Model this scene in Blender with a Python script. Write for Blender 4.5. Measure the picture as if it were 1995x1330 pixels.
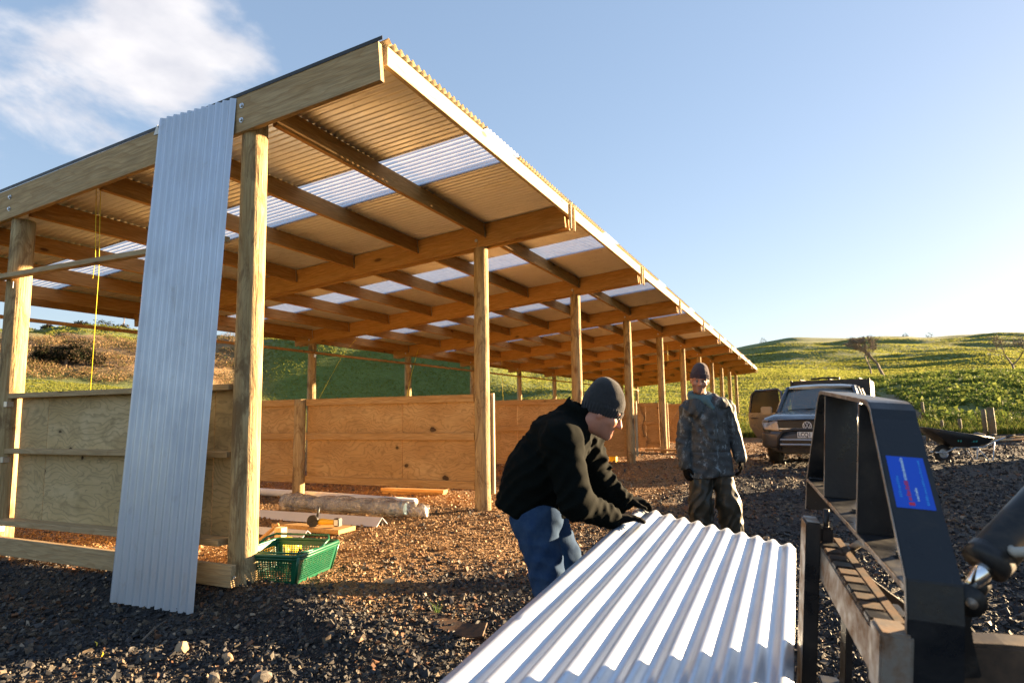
import bpy, bmesh, math, random
import numpy as np
from mathutils import Matrix, Vector
random.seed(7); RNG = np.random.default_rng(11)
for o in list(bpy.data.objects): bpy.data.objects.remove(o)
SCN = bpy.context.scene
COL = SCN.collection
V = Vector
# ------------------------------------------------------------------ camera
CAM = V((-3.560, -3.763, 1.146))
FWD = V((0.906232, 0.407860, 0.111329)); RGT = V((0.411879, -0.911118, -0.014821)); UPV = V((-0.095389, -0.059285, 0.993673))
cd = bpy.data.cameras.new('camera'); cam = bpy.data.objects.new('camera', cd); COL.objects.link(cam)
cam.matrix_world = Matrix(((RGT.x, UPV.x, -FWD.x, CAM.x), (RGT.y, UPV.y, -FWD.y, CAM.y), (RGT.z, UPV.z, -FWD.z, CAM.z), (0, 0, 0, 1)))
cd.sensor_width = 36; cd.lens = 22.626; cd.clip_start = 0.05; cd.clip_end = 4000
cd.dof.use_dof = True; cd.dof.focus_distance = 5.0; cd.dof.aperture_fstop = 4.0
SCN.camera = cam
# ------------------------------------------------------------------ sky and sun
SUN_EL = math.radians(8.4); SUN_AZ = math.radians(129.3)          # from +Y towards +X
SUN_DIR = V((math.sin(SUN_AZ) * math.cos(SUN_EL), math.cos(SUN_AZ) * math.cos(SUN_EL), math.sin(SUN_EL)))
SKY_STRENGTH = 0.068; SUN_STRENGTH = 5.0; EXPOSURE = 2.85
world = bpy.data.worlds.new('World'); SCN.world = world; world.use_nodes = True
wt = world.node_tree; wt.nodes.clear()
def wn(t, **k):
    n = wt.nodes.new(t)
    for a, b in k.items(): setattr(n, a, b)
    return n
def wl(a, b): wt.links.new(a, b)
w_out = wn('ShaderNodeOutputWorld'); w_bg = wn('ShaderNodeBackground'); w_bg.inputs[1].default_value = SKY_STRENGTH
w_sky = wn('ShaderNodeTexSky', sky_type='NISHITA', sun_disc=False, sun_elevation=SUN_EL, sun_rotation=SUN_AZ, altitude=100, air_density=1.0, dust_density=0.5, ozone_density=1.6)
w_tc = wn('ShaderNodeTexCoord')
w_sep = wn('ShaderNodeSeparateXYZ'); wl(w_tc.outputs['Generated'], w_sep.inputs[0])
def wmath(op, a, b=None, clamp=False):
    n = wn('ShaderNodeMath', operation=op, use_clamp=clamp)
    for i, v in enumerate((a, b)):
        if v is None: continue
        if isinstance(v, (int, float)): n.inputs[i].default_value = v
        else: wl(v, n.inputs[i])
    return n.outputs[0]
LOBES = [((0.5453, 0.6817, 0.4877), 1.0, 7.5, 0.155), ((0.4405, 0.7644, 0.4708), 2, 11, 0.075), ((0.5101, 0.7584, 0.4056), 0.5, 7.0, 0.11), ((0.4175, 0.8154, 0.401), 0.5, 6.5, 0.08)]
# fair-weather cloud sheet over the left half of the sky, projected on a flat layer
zc = wmath('MAXIMUM', wmath('ADD', w_sep.outputs[2], 0.16), 0.05)
w_cmb = wn('ShaderNodeCombineXYZ')
wl(wmath('DIVIDE', w_sep.outputs[0], zc), w_cmb.inputs[0]); wl(wmath('DIVIDE', w_sep.outputs[1], zc), w_cmb.inputs[1])
w_n1 = wn('ShaderNodeTexNoise'); w_n1.inputs['Scale'].default_value = 3.3; w_n1.inputs['Detail'].default_value = 9; w_n1.inputs['Roughness'].default_value = 0.56; w_n1.inputs['Distortion'].default_value = 0.25
w_map = wn('ShaderNodeMapping'); w_map.inputs['Location'].default_value = (5.1, 0.6, 3.7); wl(w_cmb.outputs[0], w_map.inputs[0]); wl(w_map.outputs[0], w_n1.inputs['Vector'])
# region weight: clouds gather to the left of the shed (towards +Y), clear air towards the sun
w_dot = wn('ShaderNodeVectorMath', operation='DOT_PRODUCT'); wl(w_tc.outputs['Generated'], w_dot.inputs[0]); w_dot.inputs[1].default_value = (-0.30, 0.95, 0.0)
w_reg = wn('ShaderNodeMapRange'); w_reg.interpolation_type = 'SMOOTHSTEP'
wl(w_dot.outputs['Value'], w_reg.inputs[0]); w_reg.inputs[1].default_value = 0.30; w_reg.inputs[2].default_value = 0.52; w_reg.inputs[3].default_value = -0.30; w_reg.inputs[4].default_value = 0.0
w_den = wmath('ADD', w_n1.outputs['Fac'], w_reg.outputs[0])
for cdir, c_in, c_out, wt_ in (LOBES):                              # the two cloud banks in view
    dt = wn('ShaderNodeVectorMath', operation='DOT_PRODUCT'); wl(w_tc.outputs['Generated'], dt.inputs[0]); dt.inputs[1].default_value = cdir
    mr = wn('ShaderNodeMapRange'); mr.interpolation_type = 'SMOOTHSTEP'; wl(dt.outputs['Value'], mr.inputs[0]); mr.inputs[1].default_value = math.cos(math.radians(c_out)); mr.inputs[2].default_value = math.cos(math.radians(c_in)); mr.inputs[4].default_value = wt_
    w_den = wmath('ADD', w_den, mr.outputs[0])
w_cr = wn('ShaderNodeMapRange'); w_cr.interpolation_type = 'SMOOTHSTEP'; wl(w_den, w_cr.inputs[0]); w_cr.inputs[1].default_value = 0.50; w_cr.inputs[2].default_value = 0.76
w_low = wn('ShaderNodeMapRange'); wl(w_sep.outputs[2], w_low.inputs[0]); w_low.inputs[1].default_value = 0.03; w_low.inputs[2].default_value = 0.2; w_low.inputs[4].default_value = 0.92
w_fac = wmath('MULTIPLY', w_cr.outputs[0], w_low.outputs[0])
w_gam = wn('ShaderNodeGamma'); wl(w_sky.outputs[0], w_gam.inputs[0]); w_gam.inputs[1].default_value = 0.48      # hazy air: flatter range from zenith to horizon
w_hsv = wn('ShaderNodeHueSaturation'); w_hsv.inputs['Saturation'].default_value = 1.22; wl(w_gam.outputs[0], w_hsv.inputs['Color'])
w_mix = wn('ShaderNodeMix', data_type='RGBA')
CLOUD_COL = (2.25, 2.2, 2.22, 1)
wl(w_fac, w_mix.inputs[0]); w_tint = wn('ShaderNodeMix', data_type='RGBA', blend_type='MULTIPLY'); w_tint.inputs[0].default_value = 1; wl(w_hsv.outputs[0], w_tint.inputs[6]); w_tint.inputs[7].default_value = (0.93, 0.96, 1.10, 1); wl(w_tint.outputs[2], w_mix.inputs[6]); 
w_n2 = wn('ShaderNodeTexNoise'); w_n2.inputs['Scale'].default_value = 7; w_n2.inputs['Detail'].default_value = 6; wl(w_map.outputs[0], w_n2.inputs['Vector'])
w_cc = wn('ShaderNodeValToRGB'); wl(w_n2.outputs['Fac'], w_cc.inputs[0]); w_cc.color_ramp.elements[0].position = 0.3; w_cc.color_ramp.elements[1].position = 0.68
w_cc.color_ramp.elements[0].color = (0.70, 0.72, 0.78, 1); w_cc.color_ramp.elements[1].color = (1, 0.99, 0.99, 1)
w_cs = wn('ShaderNodeMix', data_type='RGBA', blend_type='MULTIPLY'); w_cs.inputs[0].default_value = 1; wl(w_cc.outputs[0], w_cs.inputs[6]); w_cs.inputs[7].default_value = CLOUD_COL; wl(w_cs.outputs[2], w_mix.inputs[7])
wl(w_mix.outputs[2], w_bg.inputs[0]); wl(w_bg.outputs[0], w_out.inputs[0])
sd = bpy.data.lights.new('sun', 'SUN'); sd.energy = SUN_STRENGTH; sd.angle = math.radians(0.55); sd.color = (1.0, 0.71, 0.40)
sun = bpy.data.objects.new('sun', sd); COL.objects.link(sun); sun.rotation_euler = SUN_DIR.to_track_quat('Z', 'Y').to_euler(); sun.location = (20, -20, 15)
vs = SCN.view_settings; vs.view_transform = 'Standard'; vs.look = 'None'; vs.gamma = 1; vs.use_curve_mapping = False; vs.exposure = EXPOSURE
cy = SCN.cycles; cy.use_denoising = True; cy.max_bounces = 8; cy.diffuse_bounces = 4; cy.glossy_bounces = 4; cy.transmission_bounces = 6; cy.transparent_max_bounces = 12; cy.caustics_reflective = False; cy.caustics_refractive = False

# ------------------------------------------------------------------ helpers
WM = {}                                                           # world matrix of every object made here
def link(o, parent=None, M=None):
    M = M if M is not None else Matrix.Identity(4)
    COL.objects.link(o); WM[o.name] = M
    if parent is not None:
        o.parent = parent; o.matrix_parent_inverse = WM[parent.name].inverted()
    o.matrix_basis = M
    return o
def tag(o, label, cat, group=None, kind=None):
    o['label'] = label; o['category'] = cat
    if group: o['group'] = group
    if kind: o['kind'] = kind
    return o
def thing(name, label, cat, loc=(0, 0, 0), group=None):
    o = bpy.data.objects.new(name, None); o.empty_display_size = 0.2
    link(o, None, Matrix.Translation(V(loc)))
    return tag(o, label, cat, group)
def mesh(verts, faces, smooth=False, name='mesh'):
    me = bpy.data.meshes.new(name)
    if isinstance(verts, np.ndarray): verts = verts.tolist()
    if isinstance(faces, np.ndarray): faces = faces.tolist()
    me.from_pydata(verts, [], faces); me.update()
    if smooth:
        me.polygons.foreach_set('use_smooth', np.ones(len(me.polygons), bool))
    return me
def obj(name, me, mat, parent=None, M=None):
    if isinstance(me, bmesh.types.BMesh):
        b = me; me = bpy.data.meshes.new(name); b.to_mesh(me); b.free()
    me.name = name
    if mat is not None and len(me.materials) == 0: me.materials.append(mat)
    return link(bpy.data.objects.new(name, me), parent, M)
def frame(p, x, z):
    """matrix with origin p, local X along x, local Z as near z as possible"""
    x = V(x).normalized(); z = V(z); y = z.cross(x).normalized(); z = x.cross(y)
    return Matrix(((x.x, y.x, z.x, p[0]), (x.y, y.y, z.y, p[1]), (x.z, y.z, z.z, p[2]), (0, 0, 0, 1)))
_boxes = {}
def boxmesh(L, W, H, c=0.003):
    """chamfered box, X 0..L, Y and Z centred"""
    key = (round(L, 4), round(W, 4), round(H, 4), c)
    if key in _boxes: return _boxes[key]
    bm = bmesh.new(); bmesh.ops.create_cube(bm, size=1)
    for v in bm.verts: v.co = V(((v.co.x + 0.5) * L, v.co.y * W, v.co.z * H))
    if c > 0: bmesh.ops.bevel(bm, geom=bm.edges[:], offset=min(c, 0.3 * min(L, W, H)), segments=1, affect='EDGES')
    me = bpy.data.meshes.new('timber'); bm.to_mesh(me); bm.free(); _boxes[key] = me
    return me
def bar(name, p0, p1, w, h, mat, parent=None, up=(0, 0, 1), c=0.003):
    """straight member from p0 to p1 (centre line): w sideways, h along up"""
    p0, p1 = V(p0), V(p1); L = (p1 - p0).length
    me = boxmesh(L, w, h, c)
    if me.users and me.materials and me.materials[0] != mat:
        me = me.copy(); me.materials.clear()
    return obj(name, me, mat, parent, frame(p0, p1 - p0, up))
def block(name, lo, hi, mat, parent=None, c=0.003):
    lo, hi = V(lo), V(hi); m = (lo + hi) / 2
    return bar(name, (lo.x, m.y, m.z), (hi.x, m.y, m.z), hi.y - lo.y, hi.z - lo.z, mat, parent, c=c)
def tube_arrays(path, rad, n=8, caps=True):
    """swept tube: vertices and faces; rad scalar or list"""
    path = [V(p) for p in path]; m = len(path)
    rad = [rad] * m if isinstance(rad, (int, float)) else rad
    vs_, fs = [], []
    t = (path[1] - path[0]).normalized(); a = V((0, 0, 1)) if abs(t.z) < 0.9 else V((1, 0, 0))
    u = t.cross(a).normalized()
    for i, p in enumerate(path):
        t = (path[min(i + 1, m - 1)] - path[max(i - 1, 0)]).normalized()
        u = (u - t * u.dot(t)).normalized(); w = t.cross(u)
        for k in range(n):
            an = 2 * math.pi * k / n
            vs_.append(p + (u * math.cos(an) + w * math.sin(an)) * rad[i])
    for i in range(m - 1):
        for k in range(n):
            k2 = (k + 1) % n
            fs.append((i * n + k, i * n + k2, (i + 1) * n + k2, (i + 1) * n + k))
    if caps:
        fs.append(tuple(range(n - 1, -1, -1))); fs.append(tuple((m - 1) * n + k for k in range(n)))
    return vs_, fs
def tube(name, path, rad, mat, parent=None, n=8, smooth=True, caps=True):
    v, f = tube_arrays(path, rad, n, caps)
    me = mesh([tuple(p) for p in v], f, smooth)
    return obj(name, me, mat, parent)
class Soup:
    """collects pieces of ONE part into one mesh"""
    def __init__(s): s.v, s.f = [], []
    def add(s, v, f):
        o = len(s.v); s.v += [tuple(p) for p in v]; s.f += [tuple(i + o for i in q) for q in f]; return s
    def tube(s, path, rad, n=8): return s.add(*tube_arrays(path, rad, n))
    def box(s, M, lo, hi):
        c = [M @ V((x, y, z)) for x in (lo[0], hi[0]) for y in (lo[1], hi[1]) for z in (lo[2], hi[2])]
        return s.add(c, [(0, 1, 3, 2), (4, 6, 7, 5), (0, 4, 5, 1), (2, 3, 7, 6), (0, 2, 6, 4), (1, 5, 7, 3)])
    def prism(s, M, pts, d0, d1):
        """polygon pts (x, z) extruded along local y from d0 to d1"""
        n = len(pts); a = [M @ V((x, d0, z)) for x, z in pts]; b = [M @ V((x, d1, z)) for x, z in pts]
        return s.add(a + b, [tuple(range(n)), tuple(range(2 * n - 1, n - 1, -1))] + [(i, i + n, (i + 1) % n + n, (i + 1) % n) for i in range(n)])
    def lathe(s, M, prof, n=24, caps=True):
        """profile (r, h) about the local y axis"""
        v, f = [], []
        for r, h in prof:
            for k in range(n):
                a = 2 * math.pi * k / n; v.append(M @ V((r * math.cos(a), h, r * math.sin(a))))
        m = len(prof)
        for i in range(m - 1):
            for k in range(n): f.append((i * n + k, (i + 1) * n + k, (i + 1) * n + (k + 1) % n, i * n + (k + 1) % n))
        if caps: f.append(tuple(range(n))); f.append(tuple(range(m * n - 1, (m - 1) * n - 1, -1)))
        return s.add(v, f)
    def obj(s, name, mat, parent=None, smooth=False, bevel=0.0, fix=True):
        me = mesh(s.v, s.f)
        if fix or bevel:
            bm = bmesh.new(); bm.from_mesh(me)
            bmesh.ops.recalc_face_normals(bm, faces=bm.faces[:])
            if bevel: bmesh.ops.bevel(bm, geom=[e for e in bm.edges if e.is_manifold and e.calc_face_angle(0) > 0.5], offset=bevel, segments=2, affect='EDGES', clamp_overlap=True)
            bm.to_mesh(me); bm.free()
        if smooth:
            for p in me.polygons: p.use_smooth = True
            try: me.set_sharp_from_angle(angle=math.radians(42))
            except Exception: pass
        return obj(name, me, mat, parent)
def text_part(name, s, size, M, mat, parent, align='CENTER', extrude=0.0008, sx=1.0):
    cu = bpy.data.curves.new(name, 'FONT'); cu.body = s; cu.size = size; cu.align_x = align; cu.align_y = 'CENTER'; cu.extrude = extrude; cu.offset = size * 0.02
    tmp = bpy.data.objects.new(name, cu); COL.objects.link(tmp)
    me = bpy.data.meshes.new_from_object(tmp.evaluated_get(bpy.context.evaluated_depsgraph_get())); bpy.data.objects.remove(tmp); me.materials.clear()
    return obj(name, me, mat, parent, M @ Matrix.Diagonal((sx, 1, 1, 1)))
# lattice noise
def _hash(ix, iy, iz, seed):
    h = (ix.astype(np.int64) * 374761393 + iy.astype(np.int64) * 668265263 + iz.astype(np.int64) * 2147483647 + seed * 974634777) & 0xffffffff
    h = ((h ^ (h >> 13)) * 1274126177) & 0xffffffff
    return ((h ^ (h >> 16)) & 0xffff).astype(np.float32) / 32767.5 - 1
def vnoise(x, y, z=None, seed=0):
    x = np.asarray(x, np.float64); y = np.asarray(y, np.float64); z = np.zeros_like(x) if z is None else np.asarray(z, np.float64)
    ix, iy, iz = np.floor(x), np.floor(y), np.floor(z); fx, fy, fz = x - ix, y - iy, z - iz
    sx, sy, sz = [f * f * (3 - 2 * f) for f in (fx, fy, fz)]
    r = 0
    for a in (0, 1):
        for b in (0, 1):
            for c in (0, 1):
                r = r + (sx if a else 1 - sx) * (sy if b else 1 - sy) * (sz if c else 1 - sz) * _hash(ix + a, iy + b, iz + c, seed)
    return r
def fbm(x, y, z=None, o=4, seed=0, gain=0.5):
    r, a = 0, 1.0
    for i in range(o):
        k = 2.03 ** i
        r = r + a * vnoise(np.asarray(x) * k, np.asarray(y) * k, None if z is None else np.asarray(z) * k, seed + i * 17); a *= gain
    return r
def sstep(a, b, x):
    t = np.clip((np.asarray(x) - a) / (b - a), 0, 1); return t * t * (3 - 2 * t)
# signed-distance surfaces (bodies, clothing, wrapped bundles)
def surface_nets(fn, lo, hi, h):
    lo, hi = np.array(lo, float), np.array(hi, float)
    n = np.ceil((hi - lo) / h).astype(int) + 1
    n = ((n + 3) // 4) * 4 + 1
    ax = [lo[i] + np.arange(n[i]) * h for i in range(3)]
    cg = np.stack(np.meshgrid(*[a[::4] for a in ax], indexing='ij'), -1)
    cv = fn(cg.reshape(-1, 3)).reshape(cg.shape[:3])
    idx = [np.clip((np.arange(n[i]) + 2) // 4, 0, cv.shape[i] - 1) for i in range(3)]
    Vv = cv[np.ix_(*idx)].astype(np.float32)
    near = np.abs(Vv) < 6.5 * h
    ii = np.argwhere(near)
    Vv[near] = fn(np.stack([ax[0][ii[:, 0]], ax[1][ii[:, 1]], ax[2][ii[:, 2]]], 1))
    s = Vv < 0
    c = np.zeros((n[0] - 1, n[1] - 1, n[2] - 1), int)
    for a in (0, 1):
        for b in (0, 1):
            for d in (0, 1): c += s[a:n[0] - 1 + a, b:n[1] - 1 + b, d:n[2] - 1 + d]
    act = (c > 0) & (c < 8); ci = np.argwhere(act)
    idm = -np.ones(c.shape, int); idm[act] = np.arange(len(ci))
    acc = np.zeros((len(ci), 3)); cnt = np.zeros(len(ci))
    cs = [(a, b, d) for a in (0, 1) for b in (0, 1) for d in (0, 1)]
    for p in cs:
        for q in range(3):
            if p[q]: continue
            r = list(p); r[q] = 1
            v0 = Vv[ci[:, 0] + p[0], ci[:, 1] + p[1], ci[:, 2] + p[2]]; v1 = Vv[ci[:, 0] + r[0], ci[:, 1] + r[1], ci[:, 2] + r[2]]
            m = (v0 < 0) != (v1 < 0)
            t = np.where(m, v0 / np.where(v0 == v1, 1, v0 - v1), 0)
            e = np.array(p, float)[None] + np.eye(3)[q][None] * t[:, None]
            acc[m] += e[m]; cnt[m] += 1
    verts = lo + (ci + acc / np.maximum(cnt, 1)[:, None]) * h
    fs = []
    for q in range(3):
        sl0 = [slice(1, None)] * 3; sl1 = [slice(1, None)] * 3
        sl0[q] = slice(0, n[q] - 1); sl1[q] = slice(1, n[q])
        A = s[tuple(sl0)]; B = s[tuple(sl1)]
        e = np.argwhere(A != B); off = np.ones(3, int); off[q] = 0
        e = e + off
        j, k = (q + 1) % 3, (q + 2) % 3
        ej, ek = np.eye(3, dtype=int)[j], np.eye(3, dtype=int)[k]
        ok = (e[:, j] < n[j] - 1) & (e[:, k] < n[k] - 1); e = e[ok]
        sg = s[e[:, 0], e[:, 1], e[:, 2]]
        quad = np.stack([idm[tuple((e - ej - ek).T)], idm[tuple((e - ek).T)], idm[tuple(e.T)], idm[tuple((e - ej).T)]], 1)
        quad = np.where(sg[:, None], quad, quad[:, ::-1])
        fs.append(quad[(quad >= 0).all(1)])
    return verts, np.concatenate(fs)
def s_cap(P, a, b, ra, rb=None, sc=None):
    a, b = np.array(a, float), np.array(b, float); rb = ra if rb is None else rb
    Q = P
    k = 1.0
    if sc is not None: sc = np.array(sc, float); Q = P / sc; a = a / sc; b = b / sc; k = sc.min()
    ab = b - a; t = np.clip(((Q - a) @ ab) / max(ab @ ab, 1e-9), 0, 1)
    return (np.linalg.norm(Q - a - t[:, None] * ab, axis=1) - (ra + (rb - ra) * t)) * k
def s_ell(P, c, r):
    Q = (P - np.array(c)) / np.array(r); l = np.linalg.norm(Q, axis=1); g = np.linalg.norm(Q / np.array(r), axis=1)
    return l * (l - 1) / np.maximum(g, 1e-6)
def smin(a, b, k):
    h = np.clip(0.5 + 0.5 * (b - a) / k, 0, 1); return b + (a - b) * h - k * h * (1 - h)
def smax(a, b, k): return -smin(-a, -b, k)
def sdf_obj(name, fn, lo, hi, h, mat, parent, M=None, rnd=1):
    v, f = surface_nets(fn, lo, hi, h)
    for _ in range(rnd):                                             # light smoothing
        acc = np.zeros_like(v); cnt = np.zeros(len(v))
        for a, b in ((0, 1), (1, 2), (2, 3), (3, 0)):
            np.add.at(acc, f[:, a], v[f[:, b]]); np.add.at(cnt, f[:, a], 1)
            np.add.at(acc, f[:, b], v[f[:, a]]); np.add.at(cnt, f[:, b], 1)
        v = v * 0.5 + 0.5 * acc / np.maximum(cnt, 1)[:, None]
    return obj(name, mesh(v, f, True), mat, parent, M)
# ------------------------------------------------------------------ materials
class Mat:
    def __init__(s, name):
        s.m = bpy.data.materials.new(name); s.m.use_nodes = True; s.nt = s.m.node_tree
        s.b = s.nt.nodes['Principled BSDF']; s.out = s.nt.nodes['Material Output']
    def n(s, t, ins=None, **kw):
        n = s.nt.nodes.new(t)
        for a, b in kw.items(): setattr(n, a, b)
        for k, v in (ins or {}).items(): s.put(n.inputs[k], v)
        return n
    def put(s, sock, v):
        if isinstance(v, bpy.types.NodeSocket): s.nt.links.new(v, sock)
        elif isinstance(v, bpy.types.Node): s.nt.links.new(v.outputs[0], sock)
        else: sock.default_value = v
    def set(s, **kw):
        for k, v in kw.items(): s.put(s.b.inputs[k.replace('_', ' ')], v)
        return s
    def coords(s, kind='Object', scale=(1, 1, 1), rand=True, loc=(0, 0, 0)):
        tc = s.n('ShaderNodeTexCoord').outputs[kind]
        if rand:
            oi = s.n('ShaderNodeObjectInfo').outputs['Random']
            mu = s.n('ShaderNodeMath', {0: oi, 1: 37.0}, operation='MULTIPLY')
            cb = s.n('ShaderNodeCombineXYZ', {0: mu, 1: mu, 2: mu})
            tc = s.n('ShaderNodeVectorMath', {0: tc, 1: cb}, operation='ADD').outputs[0]
        return s.n('ShaderNodeMapping', {'Vector': tc, 'Scale': scale, 'Location': loc}).outputs[0]
    def noise(s, vec, scale, detail=4, rough=0.55, dist=0.0):
        return s.n('ShaderNodeTexNoise', {'Vector': vec, 'Scale': scale, 'Detail': detail, 'Roughness': rough, 'Distortion': dist}).outputs['Fac']
    def vor(s, vec, scale, feature='F1', out='Distance', rnd=1.0):
        return s.n('ShaderNodeTexVoronoi', {'Vector': vec, 'Scale': scale, 'Randomness': rnd}, feature=feature).outputs[out]
    def ramp(s, fac, stops, mode='LINEAR'):
        r = s.n('ShaderNodeValToRGB', {0: fac}); e = r.color_ramp.elements; r.color_ramp.interpolation = mode
        while len(e) < len(stops): e.new(0.5)
        for i, (p, c) in enumerate(stops): e[i].position = p; e[i].color = tuple(c) + (1,) if len(c) == 3 else c
        return r.outputs[0]
    def rng(s, v, a, b, c=0.0, d=1.0): return s.n('ShaderNodeMapRange', {0: v, 1: a, 2: b, 3: c, 4: d}).outputs[0]
    def mix(s, f, a, b, mode='MIX'):
        n = s.n('ShaderNodeMix', data_type='RGBA', blend_type=mode)
        for k, v in ((0, f), (6, a), (7, b)):
            if isinstance(v, tuple) and len(v) == 3: v = v + (1,)
            s.put(n.inputs[k], v)
        return n.outputs[2]
    def math(s, op, a, b=0.0, clamp=False):
        n = s.n('ShaderNodeMath', operation=op, use_clamp=clamp); s.put(n.inputs[0], a); s.put(n.inputs[1], b); return n.outputs[0]
    def bump(s, h, strength=0.3, dist=0.01):
        s.put(s.b.inputs['Normal'], s.n('ShaderNodeBump', {'Height': h, 'Strength': strength, 'Distance': dist}).outputs[0]); return s
    def attr(s, name='col'): return s.n('ShaderNodeVertexColor', layer_name=name).outputs[0]
def rgb(c): return tuple(c) + (1,)

def wood(name, dark, mid, light, knot=(0.10, 0.045, 0.018), stain=0.35, kscale=1.0, rough=0.75, axis=0, tint=(0.30, 0.29, 0.22)):
    s = Mat(name)
    sc = [1.1, 1.1, 1.1]; fine = [16, 16, 16]; sc2 = [12, 12, 12]
    sc[axis] = 0.14; fine[axis] = 0.8; sc2[axis] = 1.6
    g = s.noise(s.coords(scale=sc), 12, 3, 0.6, 1.4)
    fg = s.noise(s.coords(scale=fine), 6, 4, 0.6, 0.2)
    col = s.ramp(g, [(0.22, dark), (0.5, mid), (0.78, light)])
    col = s.mix(s.rng(fg, 0.40, 0.66, 0.0, 0.6), col, tuple(c * 0.48 for c in mid))
    rg_ = s.n('ShaderNodeTexWave', {'Vector': s.n('ShaderNodeVectorMath', {0: s.coords(scale=[0.22 if i == axis else 1 for i in range(3)]), 1: s.n('ShaderNodeVectorMath', {0: s.n('ShaderNodeTexNoise', {'Vector': s.coords(scale=[0.5 if i == axis else 1.5 for i in range(3)]), 'Scale': 3.0}).outputs['Color'], 3: 0.25}, operation='SCALE').outputs[0]}, operation='ADD').outputs[0], 'Scale': 9.0, 'Distortion': 2.5, 'Detail': 2.0}, wave_type='RINGS', wave_profile='SAW').outputs['Fac']
    col = s.mix(s.rng(rg_, 0.55, 1.0, 0.0, 0.45), col, tuple(c * f for c, f in zip(mid, (0.62, 0.5, 0.38))))
    ks = [4.2 * kscale] * 3; ks[axis] = 1.5 * kscale
    kt = s.n('ShaderNodeTexVoronoi', {'Vector': s.coords(scale=ks), 'Scale': 1.0}); kr = s.n('ShaderNodeSeparateColor', {0: kt.outputs['Color']})
    kv = s.math('ADD', s.math('MULTIPLY', kt.outputs['Distance'], s.rng(kr.outputs[1], 0, 1, 0.8, 1.9)), s.rng(kr.outputs[0], 0.62, 0.66, 0.0, 1.0))
    col = s.mix(s.rng(kv, 0.08, 0.24, 0.6, 0.0), col, tuple(c * 0.5 for c in mid))
    col = s.mix(s.rng(kv, 0.085, 0.13, 0.95, 0.0), col, knot)
    big = s.noise(s.coords(scale=(0.9, 0.9, 0.9)), 1.6, 5, 0.65)
    col = s.mix(s.rng(big, 0.42, 0.75, 0.0, stain), col, tint)
    s.set(Base_Color=col, Roughness=rough); s.b.inputs['Specular IOR Level'].default_value = 0.25
    s.bump(s.math('ADD', fg, s.math('MULTIPLY', g, 0.6)), 0.35, 0.004)
    return s.m
M_BEAM = wood('sawn_pine', (0.40, 0.205, 0.060), (0.50, 0.275, 0.090), (0.56, 0.335, 0.130), stain=0.18, tint=(0.30, 0.20, 0.10))
M_BEAMG = wood('treated_pine', (0.45, 0.30, 0.145), (0.55, 0.385, 0.20), (0.63, 0.47, 0.27), stain=0.30, tint=(0.36, 0.28, 0.18))
M_FASC = wood('fresh_pine', (0.62, 0.45, 0.22), (0.72, 0.58, 0.36), (0.78, 0.66, 0.45), stain=0.08, kscale=0.9, knot=(0.36, 0.19, 0.06))
M_BOARD = wood('pine_board', (0.44, 0.25, 0.09), (0.55, 0.33, 0.13), (0.62, 0.41, 0.19), stain=0.15, tint=(0.33, 0.2, 0.1))
M_DARKWOOD = wood('old_wood', (0.14, 0.10, 0.05), (0.20, 0.15, 0.08), (0.27, 0.21, 0.12), stain=0.4)

def post_mat():
    s = Mat('peeled_pole')
    g = s.noise(s.coords(scale=(1.6, 1.6, 0.18)), 9, 4, 0.62, 0.8)
    fg = s.noise(s.coords(scale=(14, 14, 0.7)), 5, 4, 0.6)
    col = s.ramp(g, [(0.25, (0.40, 0.28, 0.13)), (0.52, (0.53, 0.395, 0.205)), (0.8, (0.62, 0.49, 0.28))])
    col = s.mix(s.rng(fg, 0.40, 0.66, 0.0, 0.65), col, (0.28, 0.17, 0.07))
    bark = s.noise(s.coords(scale=(1.3, 1.3, 0.42)), 5.5, 6, 0.72, 0.9)
    col = s.mix(s.rng(bark, 0.50, 0.60, 0.0, 0.75), col, (0.19, 0.115, 0.055))
    kv = s.vor(s.coords(scale=(3.4, 3.4, 2.2)), 1.0)
    col = s.mix(s.rng(kv, 0.10, 0.22, 0.9, 0.0), col, (0.17, 0.09, 0.04))
    s.set(Base_Color=col, Roughness=0.8); s.b.inputs['Specular IOR Level'].default_value = 0.2
    s.bump(s.math('SUBTRACT', fg, s.math('MULTIPLY', bark, 1.2)), 0.9, 0.014)
    return s.m
M_POST = post_mat()

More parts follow.
